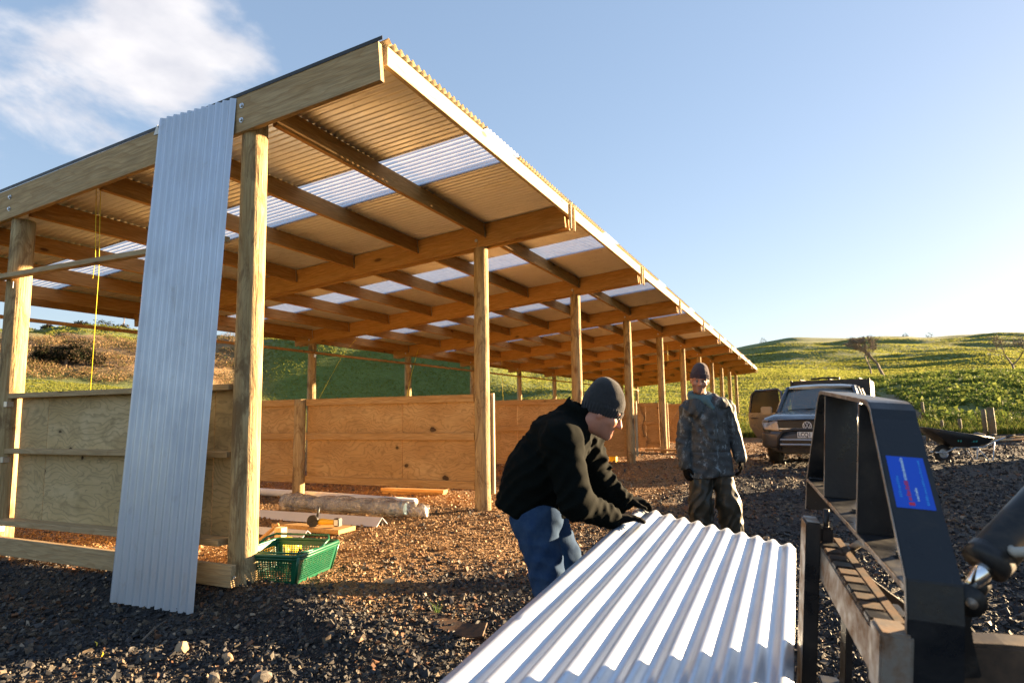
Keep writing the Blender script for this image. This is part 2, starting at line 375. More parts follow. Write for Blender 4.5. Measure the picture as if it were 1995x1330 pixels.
def ply_mat(name, a, b, c, con=0.34, kn=1.0, st=0.0):
    s = Mat(name)
    warp = s.n('ShaderNodeTexNoise', {'Vector': s.coords(scale=(1.0, 1, 1.6)), 'Scale': 1.9, 'Detail': 3, 'Distortion': 0.6})
    vec = s.n('ShaderNodeVectorMath', {0: s.coords(scale=(0.9, 1, 3.4)), 1: s.n('ShaderNodeVectorMath', {0: warp.outputs['Color'], 3: 2.6}, operation='SCALE').outputs[0]}, operation='ADD').outputs[0]
    w = s.n('ShaderNodeTexWave', {'Vector': vec, 'Scale': 1.5, 'Distortion': 2.0, 'Detail': 2.0}, bands_direction='Z', wave_profile='SAW').outputs['Fac']
    big = s.noise(s.coords(scale=(0.8, 1, 1.4)), 2.2, 4, 0.6)
    col = s.ramp(big, [(0.3, a), (0.52, b), (0.75, c)])
    col = s.mix(s.rng(w, 0.60, 1.0, 0.0, con), col, tuple(v * 0.45 for v in b))
    kw = s.n('ShaderNodeVectorMath', {0: s.coords(scale=(2.6 * kn, 2.6 * kn, 3.9 * kn)), 1: s.n('ShaderNodeVectorMath', {0: s.n('ShaderNodeTexNoise', {'Vector': s.coords(scale=(9, 9, 9)), 'Scale': 1.6, 'Detail': 3}).outputs['Color'], 3: 0.16}, operation='SCALE').outputs[0]}, operation='ADD').outputs[0]
    kt = s.n('ShaderNodeTexVoronoi', {'Vector': kw, 'Scale': 1.0}); kr = s.n('ShaderNodeSeparateColor', {0: kt.outputs['Color']})
    kv = s.math('ADD', s.math('MULTIPLY', kt.outputs['Distance'], s.rng(kr.outputs[1], 0, 1, 0.75, 1.9)), s.rng(kr.outputs[0], 0.52, 0.56, 0.0, 1.0))
    col = s.mix(s.rng(kv, 0.09, 0.24, 0.55, 0.0), col, tuple(v * 0.42 for v in b))
    col = s.mix(s.rng(kv, 0.10, 0.125, 1.0, 0.0), col, (0.055, 0.028, 0.014))
    stn = s.noise(s.coords(scale=(1.0, 1, 1.8)), 3.2, 7, 0.7, 0.9); col = s.mix(s.rng(stn, 0.50, 0.70, 0.0, st), col, tuple(v * 0.40 for v in a))
    fine = s.noise(s.coords(scale=(1.5, 10, 22)), 5, 3, 0.6)
    col = s.mix(s.rng(fine, 0.4, 0.75, 0.0, 0.3), col, tuple(v * 0.6 for v in b))
    s.set(Base_Color=col, Roughness=0.72); s.b.inputs['Specular IOR Level'].default_value = 0.25
    s.bump(fine, 0.2, 0.003); return s.m
M_PLY = ply_mat('plywood', (0.46, 0.26, 0.095), (0.54, 0.325, 0.130), (0.61, 0.40, 0.18), 0.62, 1.15, 0.4)
M_PLYG = ply_mat('plywood_treated', (0.53, 0.375, 0.175), (0.63, 0.465, 0.24), (0.71, 0.555, 0.32), 0.6, 1.1, 0.6)

def zinc(name, base, rough=0.42, metal=0.75, dirt=0.25):
    s = Mat(name)
    n1 = s.noise(s.coords(scale=(1, 1, 1)), 3.0, 5, 0.6); _ = 0
    col = s.mix(s.rng(n1, 0.35, 0.75, 0.0, dirt), rgb(base), rgb([c * 0.72 for c in base]))
    sc = s.noise(s.coords(scale=(16, 0.5, 16)), 4, 5, 0.7); sm = s.noise(s.coords(scale=(3, 1.2, 3)), 3.5, 7, 0.75, 0.6); sp = s.noise(s.coords(scale=(40, 7, 40)), 6, 3, 0.7)
    col = s.mix(s.rng(sc, 0.56, 0.72, 0.0, dirt * 1.6), col, rgb([c * 0.5 for c in base])); col = s.mix(s.rng(sm, 0.56, 0.72, 0.0, dirt * 1.8), col, (0.30, 0.27, 0.23, 1)); col = s.mix(s.rng(sp, 0.69, 0.72, 0.0, 0.7), col, (0.16, 0.14, 0.12, 1))
    s.set(Base_Color=col, Metallic=metal, Roughness=s.rng(s.math('ADD', n1, s.math('MULTIPLY', sc, 0.5)), 0.5, 1.1, rough - 0.08, rough + 0.14))
    return s.m
M_ZINC = zinc('zincalume_roof', (0.70, 0.685, 0.66), 0.38, 0.66)
M_ZINC2 = zinc('zincalume_sheet', (0.54, 0.60, 0.69), 0.38, 0.6, 0.15)

def skylight_mat():
    s = Mat('clear_roof_sheet')
    tr = s.n('ShaderNodeBsdfTranslucent', {'Color': (0.66, 0.68, 0.74, 1)}); tp = s.n('ShaderNodeBsdfTransparent', {'Color': (0.80, 0.83, 0.89, 1)})
    gl = s.n('ShaderNodeBsdfGlossy', {'Color': (0.9, 0.93, 1, 1), 'Roughness': 0.25})
    n = s.rng(s.noise(s.coords(), 6, 4), 0.3, 0.7, 0.45, 0.65)
    m1 = s.n('ShaderNodeMixShader', {0: n, 1: tr.outputs[0], 2: tp.outputs[0]})
    m2 = s.n('ShaderNodeMixShader', {0: 0.12, 1: m1.outputs[0], 2: gl.outputs[0]})
    s.nt.links.new(m2.outputs[0], s.out.inputs[0]); return s.m
M_SKYL = skylight_mat()

def plain(name, col, rough=0.5, metal=0.0, var=0.25, scale=8, bump=0.0, spec=0.5, dark=None, kind='Object'):
    s = Mat(name); v = s.coords(kind)
    n = s.noise(v, scale, 5, 0.6)
    c = s.mix(s.rng(n, 0.35, 0.72, 0.0, var), rgb(col), rgb(dark if dark else [x * 0.45 for x in col]))
    s.set(Base_Color=c, Roughness=s.rng(n, 0.3, 0.8, max(rough - 0.08, 0.03), min(rough + 0.1, 1)), Metallic=metal)
    s.b.inputs['Specular IOR Level'].default_value = spec
    if bump: s.bump(s.noise(v, scale * 4, 4, 0.6), bump, 0.004)
    return s.m
M_ORANGE_STONE = None
def dirt_mat(name, base, dirt, lo, hi, rough=0.5, metal=0.0, scale=4, spec=0.4):
    s = Mat(name); n = s.noise(s.coords(), scale, 7, 0.68, 0.3)
    c = s.mix(s.rng(n, lo, hi), rgb(base), rgb(dirt))
    s.set(Base_Color=c, Roughness=s.rng(n, lo, hi, rough, 0.85), Metallic=metal); s.b.inputs['Specular IOR Level'].default_value = spec
    s.bump(s.noise(s.coords(), scale * 9, 4, 0.6), 0.15, 0.003)
    return s.m
M_STEELBOLT = plain('bolt_steel', (0.55, 0.56, 0.57), 0.35, 0.9, 0.3, 30)
M_PLATE_NAIL = plain('nail_plate', (0.75, 0.75, 0.74), 0.35, 0.8, 0.25, 40)
M_STRING = plain('yellow_string', (0.85, 0.70, 0.03), 0.6, 0, 0.1)
def scuffed_paint():
    s = Mat('black_loader_paint'); v = s.coords()
    n = s.noise(v, 7, 7, 0.68, 0.3); sc = s.noise(s.coords(scale=(2, 30, 3)), 9, 4, 0.7, 0.4); sc2 = s.noise(s.coords(scale=(26, 3, 2)), 7, 4, 0.7, 0.6); ch = s.noise(v, 26, 6, 0.75)
    c = s.mix(s.rng(n, 0.52, 0.80), (0.0085, 0.0105, 0.014, 1), (0.045, 0.038, 0.031, 1))
    c = s.mix(s.rng(sc, 0.66, 0.72, 0.0, 0.35), c, (0.10, 0.095, 0.09, 1)); c = s.mix(s.rng(sc2, 0.68, 0.73, 0.0, 0.30), c, (0.11, 0.10, 0.095, 1))
    c = s.mix(s.rng(ch, 0.69, 0.72, 0.0, 0.9), c, (0.13, 0.065, 0.03, 1))
    s.set(Base_Color=c, Roughness=s.rng(n, 0.35, 0.8, 0.24, 0.75)); s.b.inputs['Specular IOR Level'].default_value = 0.5
    s.bump(s.math('SUBTRACT', s.noise(v, 60, 4, 0.6), s.math('MULTIPLY', s.rng(ch, 0.69, 0.72), 2.0)), 0.2, 0.003); return s.m
M_BLACKPAINT = scuffed_paint()
M_BLACKPAINT_OLD = dirt_mat('black_loader_paint', (0.010, 0.011, 0.013), (0.055, 0.045, 0.036), 0.55, 0.80, 0.30, 0.0, 7)
M_WORN = dirt_mat('worn_rusty_steel', (0.36, 0.33, 0.29), (0.20, 0.095, 0.035), 0.42, 0.66, 0.38, 0.55, 9)
M_RUST = dirt_mat('rust', (0.15, 0.075, 0.034), (0.035, 0.026, 0.022), 0.36, 0.60, 0.7, 0.1, 14)
M_CHROME = plain('chrome_rod', (0.85, 0.86, 0.88), 0.12, 1.0, 0.05)
M_CYL = dirt_mat('dusty_black_cylinder', (0.014, 0.014, 0.015), (0.070, 0.060, 0.050), 0.48, 0.78, 0.38, 0, 12)
M_RUBBER = plain('rubber', (0.022, 0.021, 0.020), 0.8, 0, 0.3, 12, 0.3)
M_YELLOW = plain('yellow_plastic', (0.80, 0.56, 0.02), 0.4, 0, 0.15)
M_DEWALT = plain('yellow_tool_plastic', (0.78, 0.46, 0.02), 0.42, 0, 0.2)
M_BLACKPL = plain('black_plastic', (0.02, 0.02, 0.021), 0.45, 0, 0.3)
M_GREENPL = plain('green_plastic', (0.008, 0.115, 0.055), 0.36, 0, 0.25, 6)
M_PIPE = plain('white_pvc', (0.80, 0.79, 0.78), 0.35, 0, 0.15, 3)
M_FLASH = plain('pale_grey_flashing', (0.62, 0.61, 0.63), 0.38, 0.1, 0.15, 3)
M_CARD = plain('cardboard', (0.40, 0.26, 0.13), 0.8, 0, 0.25, 5)
M_LABELW = plain('white_label', (0.8, 0.8, 0.78), 0.5, 0, 0.1, 20)
M_SKIN = None
def skin_mat():
    s = Mat('skin'); v = s.coords('Object')
    n = s.noise(v, 34, 4, 0.6); n2 = s.noise(v, 9, 3)
    c = s.mix(s.rng(n2, 0.35, 0.7), (0.50, 0.27, 0.18, 1), (0.58, 0.31, 0.215, 1))
    c = s.mix(s.rng(n, 0.45, 0.75, 0, 0.35), c, (0.40, 0.18, 0.12, 1))
    a = s.attr('tone'); c = s.mix(1.0, c, a, 'MULTIPLY')
    s.set(Base_Color=c, Roughness=0.52, Subsurface_Weight=0.12, Subsurface_Radius=(0.01, 0.004, 0.002)); s.bump(n, 0.12, 0.002)
    return s.m
M_SKIN = skin_mat()
def cloth(name, col, dark, weave=900, rough=0.9, sheen=0.2, stain=0.4, scale=7):
    s = Mat(name); v = s.coords('Object', rand=False)
    n = s.noise(v, scale, 6, 0.62, 0.3); f = s.noise(v, weave, 2, 0.6)
    c = s.mix(s.rng(n, 0.38, 0.72, 0, stain), rgb(col), rgb(dark))
    c = s.mix(s.rng(f, 0.35, 0.7, 0, 0.35), c, rgb([x * 0.5 for x in dark]))
    s.set(Base_Color=c, Roughness=rough, Sheen_Weight=sheen, Sheen_Roughness=0.4); s.b.inputs['Specular IOR Level'].default_value = 0.08
    s.bump(s.noise(v, 120, 3, 0.7), 0.25, 0.003); return s.m
M_FLEECE = cloth('black_fleece', (0.0032, 0.0048, 0.0042), (0.0075, 0.009, 0.007), sheen=0.0)
M_JEANS = cloth('blue_denim', (0.022, 0.052, 0.125), (0.085, 0.14, 0.22), weave=500, stain=0.45, scale=16, sheen=0.0)
M_GLOVE = cloth('black_glove', (0.006, 0.0058, 0.0058), (0.016, 0.014, 0.013), sheen=0.0)
def knit(name, a, b):
    s = Mat(name); v = s.coords('Object', rand=False)
    w = s.n('ShaderNodeTexWave', {'Vector': s.n('ShaderNodeTexCoord').outputs['UV'], 'Scale': 30, 'Distortion': 0.3}, bands_direction='X').outputs['Fac']
    f = s.noise(v, 420, 3, 0.7)
    c = s.mix(s.rng(f, 0.35, 0.65), rgb(a), rgb(b)); s.set(Base_Color=c, Roughness=0.95, Sheen_Weight=0.25)
    s.b.inputs['Specular IOR Level'].default_value = 0.1
    s.bump(s.math('ADD', f, s.noise(v, 160, 2)), 0.6, 0.004); return s.m
M_BEANIE1 = knit('charcoal_knit', (0.014, 0.015, 0.017), (0.048, 0.048, 0.050))
M_BEANIE2 = knit('plum_knit', (0.045, 0.030, 0.034), (0.085, 0.055, 0.060))
def oilskin():
    s = Mat('paint_spattered_oilskin'); v = s.coords('Object', rand=False)
    n = s.noise(v, 4.5, 6, 0.65, 0.4); p = s.noise(s.coords('Object', (1, 1, 0.55), False), 15, 9, 0.80, 0.35); fine = s.noise(v, 60, 5, 0.7)
    c = s.ramp(n, [(0.30, (0.022, 0.027, 0.032)), (0.52, (0.038, 0.045, 0.050)), (0.72, (0.062, 0.060, 0.054))])
    c = s.mix(s.rng(p, 0.54, 0.62, 0.0, 0.85), c, (0.25, 0.30, 0.33, 1))
    c = s.mix(s.rng(fine, 0.60, 0.72, 0.0, 0.55), c, (0.26, 0.28, 0.29, 1))
    s.set(Base_Color=c, Roughness=0.62); s.bump(s.noise(v, 45, 4, 0.65), 0.3, 0.006); return s.m
M_OIL = oilskin()
M_OILPANT = dirt_mat('muddy_oilskin_trousers', (0.024, 0.025, 0.019), (0.050, 0.038, 0.025), 0.40, 0.85, 0.42, 0, 3)
M_HOODIE = plain('teal_hoodie', (0.09, 0.165, 0.185), 0.9, 0, 0.4, 20)
M_BOOT = plain('rubber_boot', (0.018, 0.02, 0.016), 0.5, 0, 0.4, 10)
M_EYEW = plain('eye_white', (0.30, 0.26, 0.23), 0.4, 0, 0.05)
M_IRIS = plain('eye_iris', (0.03, 0.018, 0.012), 0.15, 0, 0.05)
M_HAIR = plain('dark_stubble_hair', (0.035, 0.024, 0.018), 0.8, 0, 0.4, 90)
M_CARPAINT = None
def car():
    s = Mat('muddy_grey_car_paint'); tc = s.n('ShaderNodeTexCoord'); z = s.n('ShaderNodeSeparateXYZ', {0: tc.outputs['Object']}).outputs[2]
    n = s.noise(s.coords('Object', rand=False), 5, 7, 0.7)
    mud = s.math('ADD', s.rng(z, 0.25, 0.85, 0.75, 0.0), s.math('SUBTRACT', s.math('MULTIPLY', n, 0.8), 0.42), True)
    c = s.mix(mud, (0.065, 0.076, 0.094, 1), (0.095, 0.082, 0.066, 1))
    s.set(Base_Color=c, Metallic=s.rng(mud, 0, 1, 0.35, 0.0), Roughness=s.rng(mud, 0.0, 0.7, 0.22, 0.8), Coat_Weight=s.rng(mud, 0, 0.6, 0.6, 0.0), Coat_Roughness=0.12); return s.m
M_CARPAINT = car()
def glassy(name, col, rough=0.06, sky_sheen=0.0, gc=0.95, f0=0.10):
    s = Mat(name)
    g = s.n('ShaderNodeBsdfGlossy', {'Color': (gc * 0.95, gc, gc, 1), 'Roughness': rough}); t = s.n('ShaderNodeBsdfTransparent', {'Color': rgb(col)})
    fr = s.n('ShaderNodeFresnel', {'IOR': 1.5}); f = s.rng(fr.outputs[0], 0, 1, f0, 1.0)
    m = s.n('ShaderNodeMixShader', {0: f, 1: t.outputs[0], 2: g.outputs[0]})
    if sky_sheen: m = s.n('ShaderNodeMixShader', {0: sky_sheen, 1: m.outputs[0], 2: s.n('ShaderNodeBsdfDiffuse', {'Color': (0.42, 0.44, 0.42, 1)}).outputs[0]})  # sky's reflection put in as an even pale diffuse layer
    s.nt.links.new(m.outputs[0], s.out.inputs[0]); return s.m
M_GLASS = glassy('car_glass', (0.42, 0.50, 0.49), sky_sheen=0.16)
M_DARKGLASS = glassy('tinted_glass', (0.015, 0.015, 0.015), 0.15, 0.0, 0.5, 0.0)
M_BADGE = plain('badge_silver', (0.70, 0.72, 0.74), 0.3, 0.2, 0.1)
M_LENS = glassy('lamp_lens', (0.85, 0.87, 0.9), 0.04, 0.0, 0.9, 0.02)
M_LAMP = plain('lamp_reflector', (0.72, 0.76, 0.82), 0.3, 0.0, 0.35, 25)
M_TRIMBK = dirt_mat('muddy_black_trim', (0.015, 0.015, 0.016), (0.11, 0.088, 0.064), 0.5, 0.8, 0.45, 0, 8)
M_PLATEW = plain('plate_white', (0.75, 0.75, 0.72), 0.4, 0, 0.1)
M_INK = plain('black_ink', (0.012, 0.012, 0.014), 0.5, 0, 0.05)
M_BLUESTICK = plain('blue_sticker', (0.004, 0.085, 0.62), 0.35, 0, 0.06, 3)
M_STWHITE = plain('sticker_white', (0.62, 0.80, 0.88), 0.4, 0, 0.1)
M_STCYAN = plain('sticker_pale_blue', (0.03, 0.30, 0.80), 0.4, 0, 0.1)
M_STRED = plain('sticker_red', (0.62, 0.03, 0.08), 0.4, 0, 0.1)
M_TEAL = plain('teal_print', (0.05, 0.38, 0.36), 0.5, 0, 0.1)
M_GALV = plain('galvanised_tube', (0.50, 0.52, 0.55), 0.38, 0.85, 0.3, 12)
M_HOSE = plain('pale_hose', (0.45, 0.42, 0.36), 0.6, 0, 0.4, 20)
M_GLASSIN = plain('car_interior', (0.035, 0.035, 0.036), 0.8, 0, 0.3)
def plastic_wrap():
    s = Mat('clear_plastic_wrap'); v = s.coords('Object', (1, 1, 1), False)
    n = s.noise(v, 14, 6, 0.7, 0.8)
    b = s.n('ShaderNodeBump', {'Height': s.math('ADD', s.noise(v, 26, 5, 0.7, 1.0), n), 'Strength': 0.9, 'Distance': 0.02})
    g = s.n('ShaderNodeBsdfGlossy', {'Color': (1, 0.98, 0.95, 1), 'Roughness': 0.10, 'Normal': b.outputs[0]}); t = s.n('ShaderNodeBsdfTransparent', {'Color': (0.86, 0.85, 0.82, 1)})
    d = s.n('ShaderNodeBsdfDiffuse', {'Color': (0.45, 0.40, 0.34, 1), 'Normal': b.outputs[0]})
    m = s.n('ShaderNodeMixShader', {0: s.rng(n, 0.42, 0.62, 0.06, 0.62), 1: t.outputs[0], 2: d.outputs[0]})
    m2 = s.n('ShaderNodeMixShader', {0: 0.30, 1: m.outputs[0], 2: g.outputs[0]}); s.nt.links.new(m2.outputs[0], s.out.inputs[0]); return s.m
M_WRAP = plastic_wrap()
M_ROLL = plain('grey_green_roll', (0.12, 0.11, 0.085), 0.8, 0, 0.6, 7)
M_BLUEFOIL = plain('blue_wrap', (0.08, 0.28, 0.45), 0.4, 0, 0.3, 14)
def ground_mat():
    s = Mat('yard_gravel'); a = s.attr('col'); v = s.coords('Object', rand=False)
    n = s.noise(v, 2.2, 7, 0.65); cells = s.n('ShaderNodeTexVoronoi', {'Vector': v, 'Scale': 34}); c2 = s.n('ShaderNodeTexVoronoi', {'Vector': v, 'Scale': 85})
    c = s.mix(s.rng(n, 0.35, 0.7, 0, 0.45), a, s.mix(1.0, a, (0.4, 0.38, 0.36, 1), 'MULTIPLY'))
    c = s.mix(0.55, c, s.mix(1.0, c, s.ramp(s.n('ShaderNodeSeparateColor', {0: cells.outputs['Color']}).outputs[0], [(0, (0.35, 0.35, 0.35)), (0.6, (1, 1, 1)), (1, (2.2, 2.1, 1.9))]), 'MULTIPLY'))
    s.set(Base_Color=c, Roughness=0.8); s.b.inputs['Specular IOR Level'].default_value = 0.3
    s.bump(s.math('ADD', s.math('MULTIPLY', cells.outputs['Distance'], 1.0), s.math('MULTIPLY', c2.outputs['Distance'], 0.5)), 1.0, 0.03); return s.m
M_YARD = ground_mat()
def stone_mat():
    s = Mat('gravel_stones'); a = s.attr('col'); n = s.noise(s.coords('Object', rand=False), 60, 4, 0.6)
    c = s.mix(s.rng(n, 0.35, 0.7, 0, 0.5), a, s.mix(1.0, a, (0.5, 0.5, 0.5, 1), 'MULTIPLY'))
    s.set(Base_Color=c, Roughness=s.rng(n, 0.3, 0.7, 0.55, 0.85)); s.b.inputs['Specular IOR Level'].default_value = 0.3; return s.m
M_STONES = stone_mat()
def pasture_mat():
    s = Mat('pasture'); a = s.attr('col'); v = s.coords('Object', rand=False)
    n = s.noise(v, 0.09, 8, 0.68); f = s.noise(s.coords('Object', (1, 1, 2), False), 1.3, 8, 0.75); t = s.noise(v, 7, 5, 0.7)
    c = s.mix(s.rng(n, 0.35, 0.7, 0.0, 0.55), a, s.mix(1.0, a, (1.5, 1.15, 0.75, 1), 'MULTIPLY'))
    c = s.mix(s.rng(f, 0.42, 0.7, 0.0, 0.6), c, s.mix(1.0, c, (0.42, 0.5, 0.38, 1), 'MULTIPLY'))
    c = s.mix(s.rng(t, 0.5, 0.75, 0.0, 0.45), c, s.mix(1.0, c, (1.6, 1.4, 0.9, 1), 'MULTIPLY'))
    s.set(Base_Color=c, Roughness=0.9, Sheen_Weight=0.08); s.b.inputs['Specular IOR Level'].default_value = 0.15
    s.bump(s.math('ADD', s.math('MULTIPLY', f, 1.0), s.math('MULTIPLY', t, 0.30)), 0.8, 0.30); return s.m
M_PASTURE = pasture_mat()
def leaf_mat(name, attr=True, col=(0.08, 0.12, 0.03), rough=0.8, trans=0.3, spec=0.08):
    s = Mat(name); c = s.attr('col') if attr else rgb(col)
    s.set(Base_Color=c, Roughness=rough); s.b.inputs['Specular IOR Level'].default_value = spec
    if trans:
        t = s.n('ShaderNodeBsdfTranslucent', {'Color': c}); m = s.n('ShaderNodeMixShader', {0: trans, 1: s.b.outputs[0], 2: t.outputs[0]})
        s.nt.links.new(m.outputs[0], s.out.inputs[0])
    return s.m
M_LEAF = leaf_mat('leaves')
M_GRASS = leaf_mat('grass_blades', trans=0.5, rough=1.0, spec=0.0)
M_BARK = plain('bare_bark', (0.24, 0.18, 0.135), 0.85, 0, 0.5, 3)
M_STICK = plain('dead_sticks', (0.19, 0.15, 0.115), 0.85, 0, 0.6, 3)
def col_attr(me, cols, name='col'):
    """per-vertex colour, cols (n, 3)"""
    at = me.color_attributes.new(name, 'FLOAT_COLOR', 'POINT')
    a = np.ones((len(me.vertices), 4), np.float32); a[:, :3] = cols
    at.data.foreach_set('color', a.ravel())
def npmesh(v, f, smooth=False, name='mesh'):
    """fast mesh from arrays, all faces the same size"""
    me = bpy.data.meshes.new(name); f = np.asarray(f); k = f.shape[1]
    me.vertices.add(len(v)); me.vertices.foreach_set('co', np.asarray(v, np.float32).ravel())
    me.loops.add(f.size); me.loops.foreach_set('vertex_index', f.astype(np.int32).ravel())
    me.polygons.add(len(f)); me.polygons.foreach_set('loop_start', (np.arange(len(f)) * k).astype(np.int32))
    me.polygons.foreach_set('use_smooth', np.full(len(f), smooth))
    me.update(calc_edges=True); me.validate(); return me
# ------------------------------------------------------------------ terrain
YAWF = math.atan2(FWD.y, FWD.x)
R_N = np.array([0, 14, 25, 40, 60, 66, 80, 110, 160, 250, 400, 700, 1300.])
AZT = [(-180, [0, 0, .1, .4, .8, 1.2, 2, 3, 5, 8, 12, 14]), (-100, [0, 0, .1, .5, 1.2, 2, 3.5, 6, 9, 12, 15, 16]), (-62, [0, 0, .4, 1.6, 4, 8, 11, 16, 19, 21, 22, 22]),
       (-38, [0, 0, .5, 2.2, 4.2, 9.3, 12.0, 18.6, 20, 21, 22, 22]), (-33, [0, 0, .5, 2.1, 4.0, 9.2, 12.2, 20.8, 22, 22, 22, 22]), (-28, [0, 0, .4, 1.7, 3.2, 9.0, 12.4, 19.6, 21, 22, 22, 22]),
       (-23, [0, 0, .3, 1.0, 1.9, 10.0, 13.6, 18.8, 23, 25, 25, 25]), (-17, [0, 0, .2, .7, 1.4, 10.8, 15.6, 19, 22, 26, 28, 28]), (-4, [0, 0, .2, .7, 1.5, 10.2, 14.6, 17.5, 21, 28, 32, 32]),
       (2, [0, 0, .2, .9, 2.1, 5.0, 8.0, 13, 20, 31, 44, 46]), (10, [0, 0, .1, .9, 2.1, 3.9, 6.6, 11.0, 18, 31, 52, 58]), (18, [0, 0, .0, .8, 2.0, 3.4, 5.8, 9.8, 17, 33, 62, 70]),
       (23, [0, 0, 0, .8, 2.0, 3.4, 5.6, 9.4, 17.5, 36, 70, 80]), (29, [0, 0, 0, 1.1, 2.8, 4.1, 4.6, 8.2, 17, 35, 68, 80]), (36, [0, 0, 0, 1.3, 3.3, 4.4, 3.8, 7.8, 17, 34, 64, 78]),
       (44, [0, 0, 0, 1.3, 3.2, 4.2, 4.0, 7.0, 15, 31, 58, 70]), (54, [0, 0, 0, .9, 1.8, 2.4, 3, 4.5, 8, 16, 26, 30]), (80, [0, 0, 0, .6, 1.2, 1.8, 2.4, 4, 7, 12, 18, 18]), (180, [0, 0, .1, .4, .8, 1.2, 2, 3, 5, 8, 12, 14])]
AZT = [(a, z[:5] + [z[4] + (0.5 if -25 < a < 0 else 0.3 * (z[5] - z[4]))] + z[5:]) for a, z in AZT]       # foot of the steep hillside behind the shed
AZ_N = np.array([a for a, _ in AZT], float); Z_N = np.array([z for _, z in AZT], float)
def polar(x, y):
    dx, dy = np.asarray(x) - CAM.x, np.asarray(y) - CAM.y
    r = np.hypot(dx, dy); a = np.degrees(YAWF - np.arctan2(dy, dx)); return r, (a + 180) % 360 - 180
def height(x, y):
    x = np.asarray(x, float); y = np.asarray(y, float)
    r, a = polar(x, y)
    j = np.clip(np.searchsorted(AZ_N, a) - 1, 0, len(AZ_N) - 2); t = (a - AZ_N[j]) / (AZ_N[j + 1] - AZ_N[j]); t = t * t * (3 - 2 * t)
    i = np.clip(np.searchsorted(R_N, r) - 1, 0, len(R_N) - 2); s = np.clip((r - R_N[i]) / (R_N[i + 1] - R_N[i]), 0, 1)
    z = (Z_N[j, i] * (1 - s) + Z_N[j, i + 1] * s) * (1 - t) + (Z_N[j + 1, i] * (1 - s) + Z_N[j + 1, i + 1] * s) * t
    right = sstep(-4, 8, a)
    z = z + sstep(55, 150, r) * right * 2.0 * fbm(x / 46, y / 46, None, 2, 3) + sstep(160, 330, r) * 2.2 * right * fbm(x / 105 + 9, y / 105, None, 3, 5)
    z = z + sstep(30, 90, r) * (0.14 + 0.30 * (1 - right)) * fbm(x / 9, y / 9, None, 3, 8) + (1 - right) * sstep(55, 70, r) * sstep(-20, -28, a) * 0.9 * fbm(x / 6, y / 6, None, 3, 28)
    z = z + sstep(8, 30, r) * 0.05 * fbm(x / 3, y / 3, None, 3, 12)
    # yard: shed platform about 0.15 m above the loading area
    fall = np.maximum(sstep(0.1, 1.7, -y), sstep(0.02, 0.45, -x) * sstep(-6, 2, y + 6)) * sstep(10.5, 5.0, x)
    z = z - (0.05 + 0.145 * fall) * sstep(26, 14, r)
    z = z + 0.024 * fbm(x * 0.9, y * 0.9, None, 3, 20) * sstep(40, 20, r) + 0.007 * fbm(x * 5, y * 5, None, 2, 21) * sstep(14, 8, r)
    # wheel ruts through the yard towards the pickup
    for yc, ph in ((-2.35, 0.0), (-3.85, 0.4), (-5.2, 1.0), (-6.7, 1.3)):
        yy = y - yc - 0.25 * np.sin(x * 0.22 + ph); z = z - 0.030 * np.exp(-(yy / 0.16) ** 2) * sstep(0.5, 3, x) * sstep(13, 9, x) + 0.014 * np.exp(-((np.abs(yy) - 0.26) / 0.10) ** 2) * sstep(0.5, 3, x) * sstep(13, 9, x)
    # unseen earth bank, added to shade the right side of the yard
    u_ = (x - 15.3) * 0.643 + (y + 13.4) * 0.766; w_ = (x - 15.3) * 0.766 - (y + 13.4) * 0.643
    bank = sstep(2.8, 1.2, np.abs(w_)) * sstep(3.9, 2.6, u_) * sstep(-16, -13, u_)
    z = z + 2.0 * bank * (1 + 0.06 * fbm(x / 1.5, y / 1.5, None, 2, 33))
    return z
def gz(x, y): return float(height(np.array([x]), np.array([y]))[0])
az_c = np.concatenate([np.arange(-180, -60, 4), np.arange(-60, 60, 0.4), np.arange(60, 180, 4)])
r_c = np.concatenate([[0.02, 0.35, 0.7], np.geomspace(1.0, 1250, 250)])
AA, RR = np.meshgrid(np.radians(az_c), r_c, indexing='ij')
GX = CAM.x + RR * np.cos(YAWF - AA); GY = CAM.y + RR * np.sin(YAWF - AA); GZ = height(GX, GY)
nA, nR = AA.shape
ia, ir = np.meshgrid(np.arange(nA), np.arange(nR - 1), indexing='ij'); ib = (ia + 1) % nA
quads = np.stack([ia * nR + ir, ia * nR + ir + 1, ib * nR + ir + 1, ib * nR + ir], -1).reshape(-1, 4)
pts = np.stack([GX, GY, GZ], -1).reshape(-1, 3)
cx_ = pts[quads].mean(1); wob = 0.8 * fbm(cx_[:, 0] / 2, cx_[:, 1] / 2, None, 3, 40)
in_yard = (cx_[:, 0] < 23.5 + wob) & (cx_[:, 0] > -26) & (cx_[:, 1] < 7.4 + wob * 0.5) & (cx_[:, 1] > -19)
def clay(x, y):
    """1 on the orange clay fill of the shed floor, 0 on black gravel"""
    e = y + 0.95 + 0.13 * x + 0.5 * fbm(x / 1.1, y / 1.1, None, 3, 50)
    k = sstep(-0.9, 0.55, e) * sstep(-0.15, 0.35, x + 0.12 * fbm(x * 2, y * 2, None, 2, 51))
    return np.maximum(k, 0.55 * sstep(0.35, 0.75, fbm(x / 1.7, y / 1.7, None, 3, 52)) * sstep(-3.5, -1, y) * sstep(0, 2, x))
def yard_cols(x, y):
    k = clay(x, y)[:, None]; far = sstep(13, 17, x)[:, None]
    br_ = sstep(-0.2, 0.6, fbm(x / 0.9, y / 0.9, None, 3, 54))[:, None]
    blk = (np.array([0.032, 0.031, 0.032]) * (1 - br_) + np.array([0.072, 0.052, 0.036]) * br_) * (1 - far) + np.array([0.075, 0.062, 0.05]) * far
    return blk * (1 - k) + np.array([0.27, 0.15, 0.062]) * k
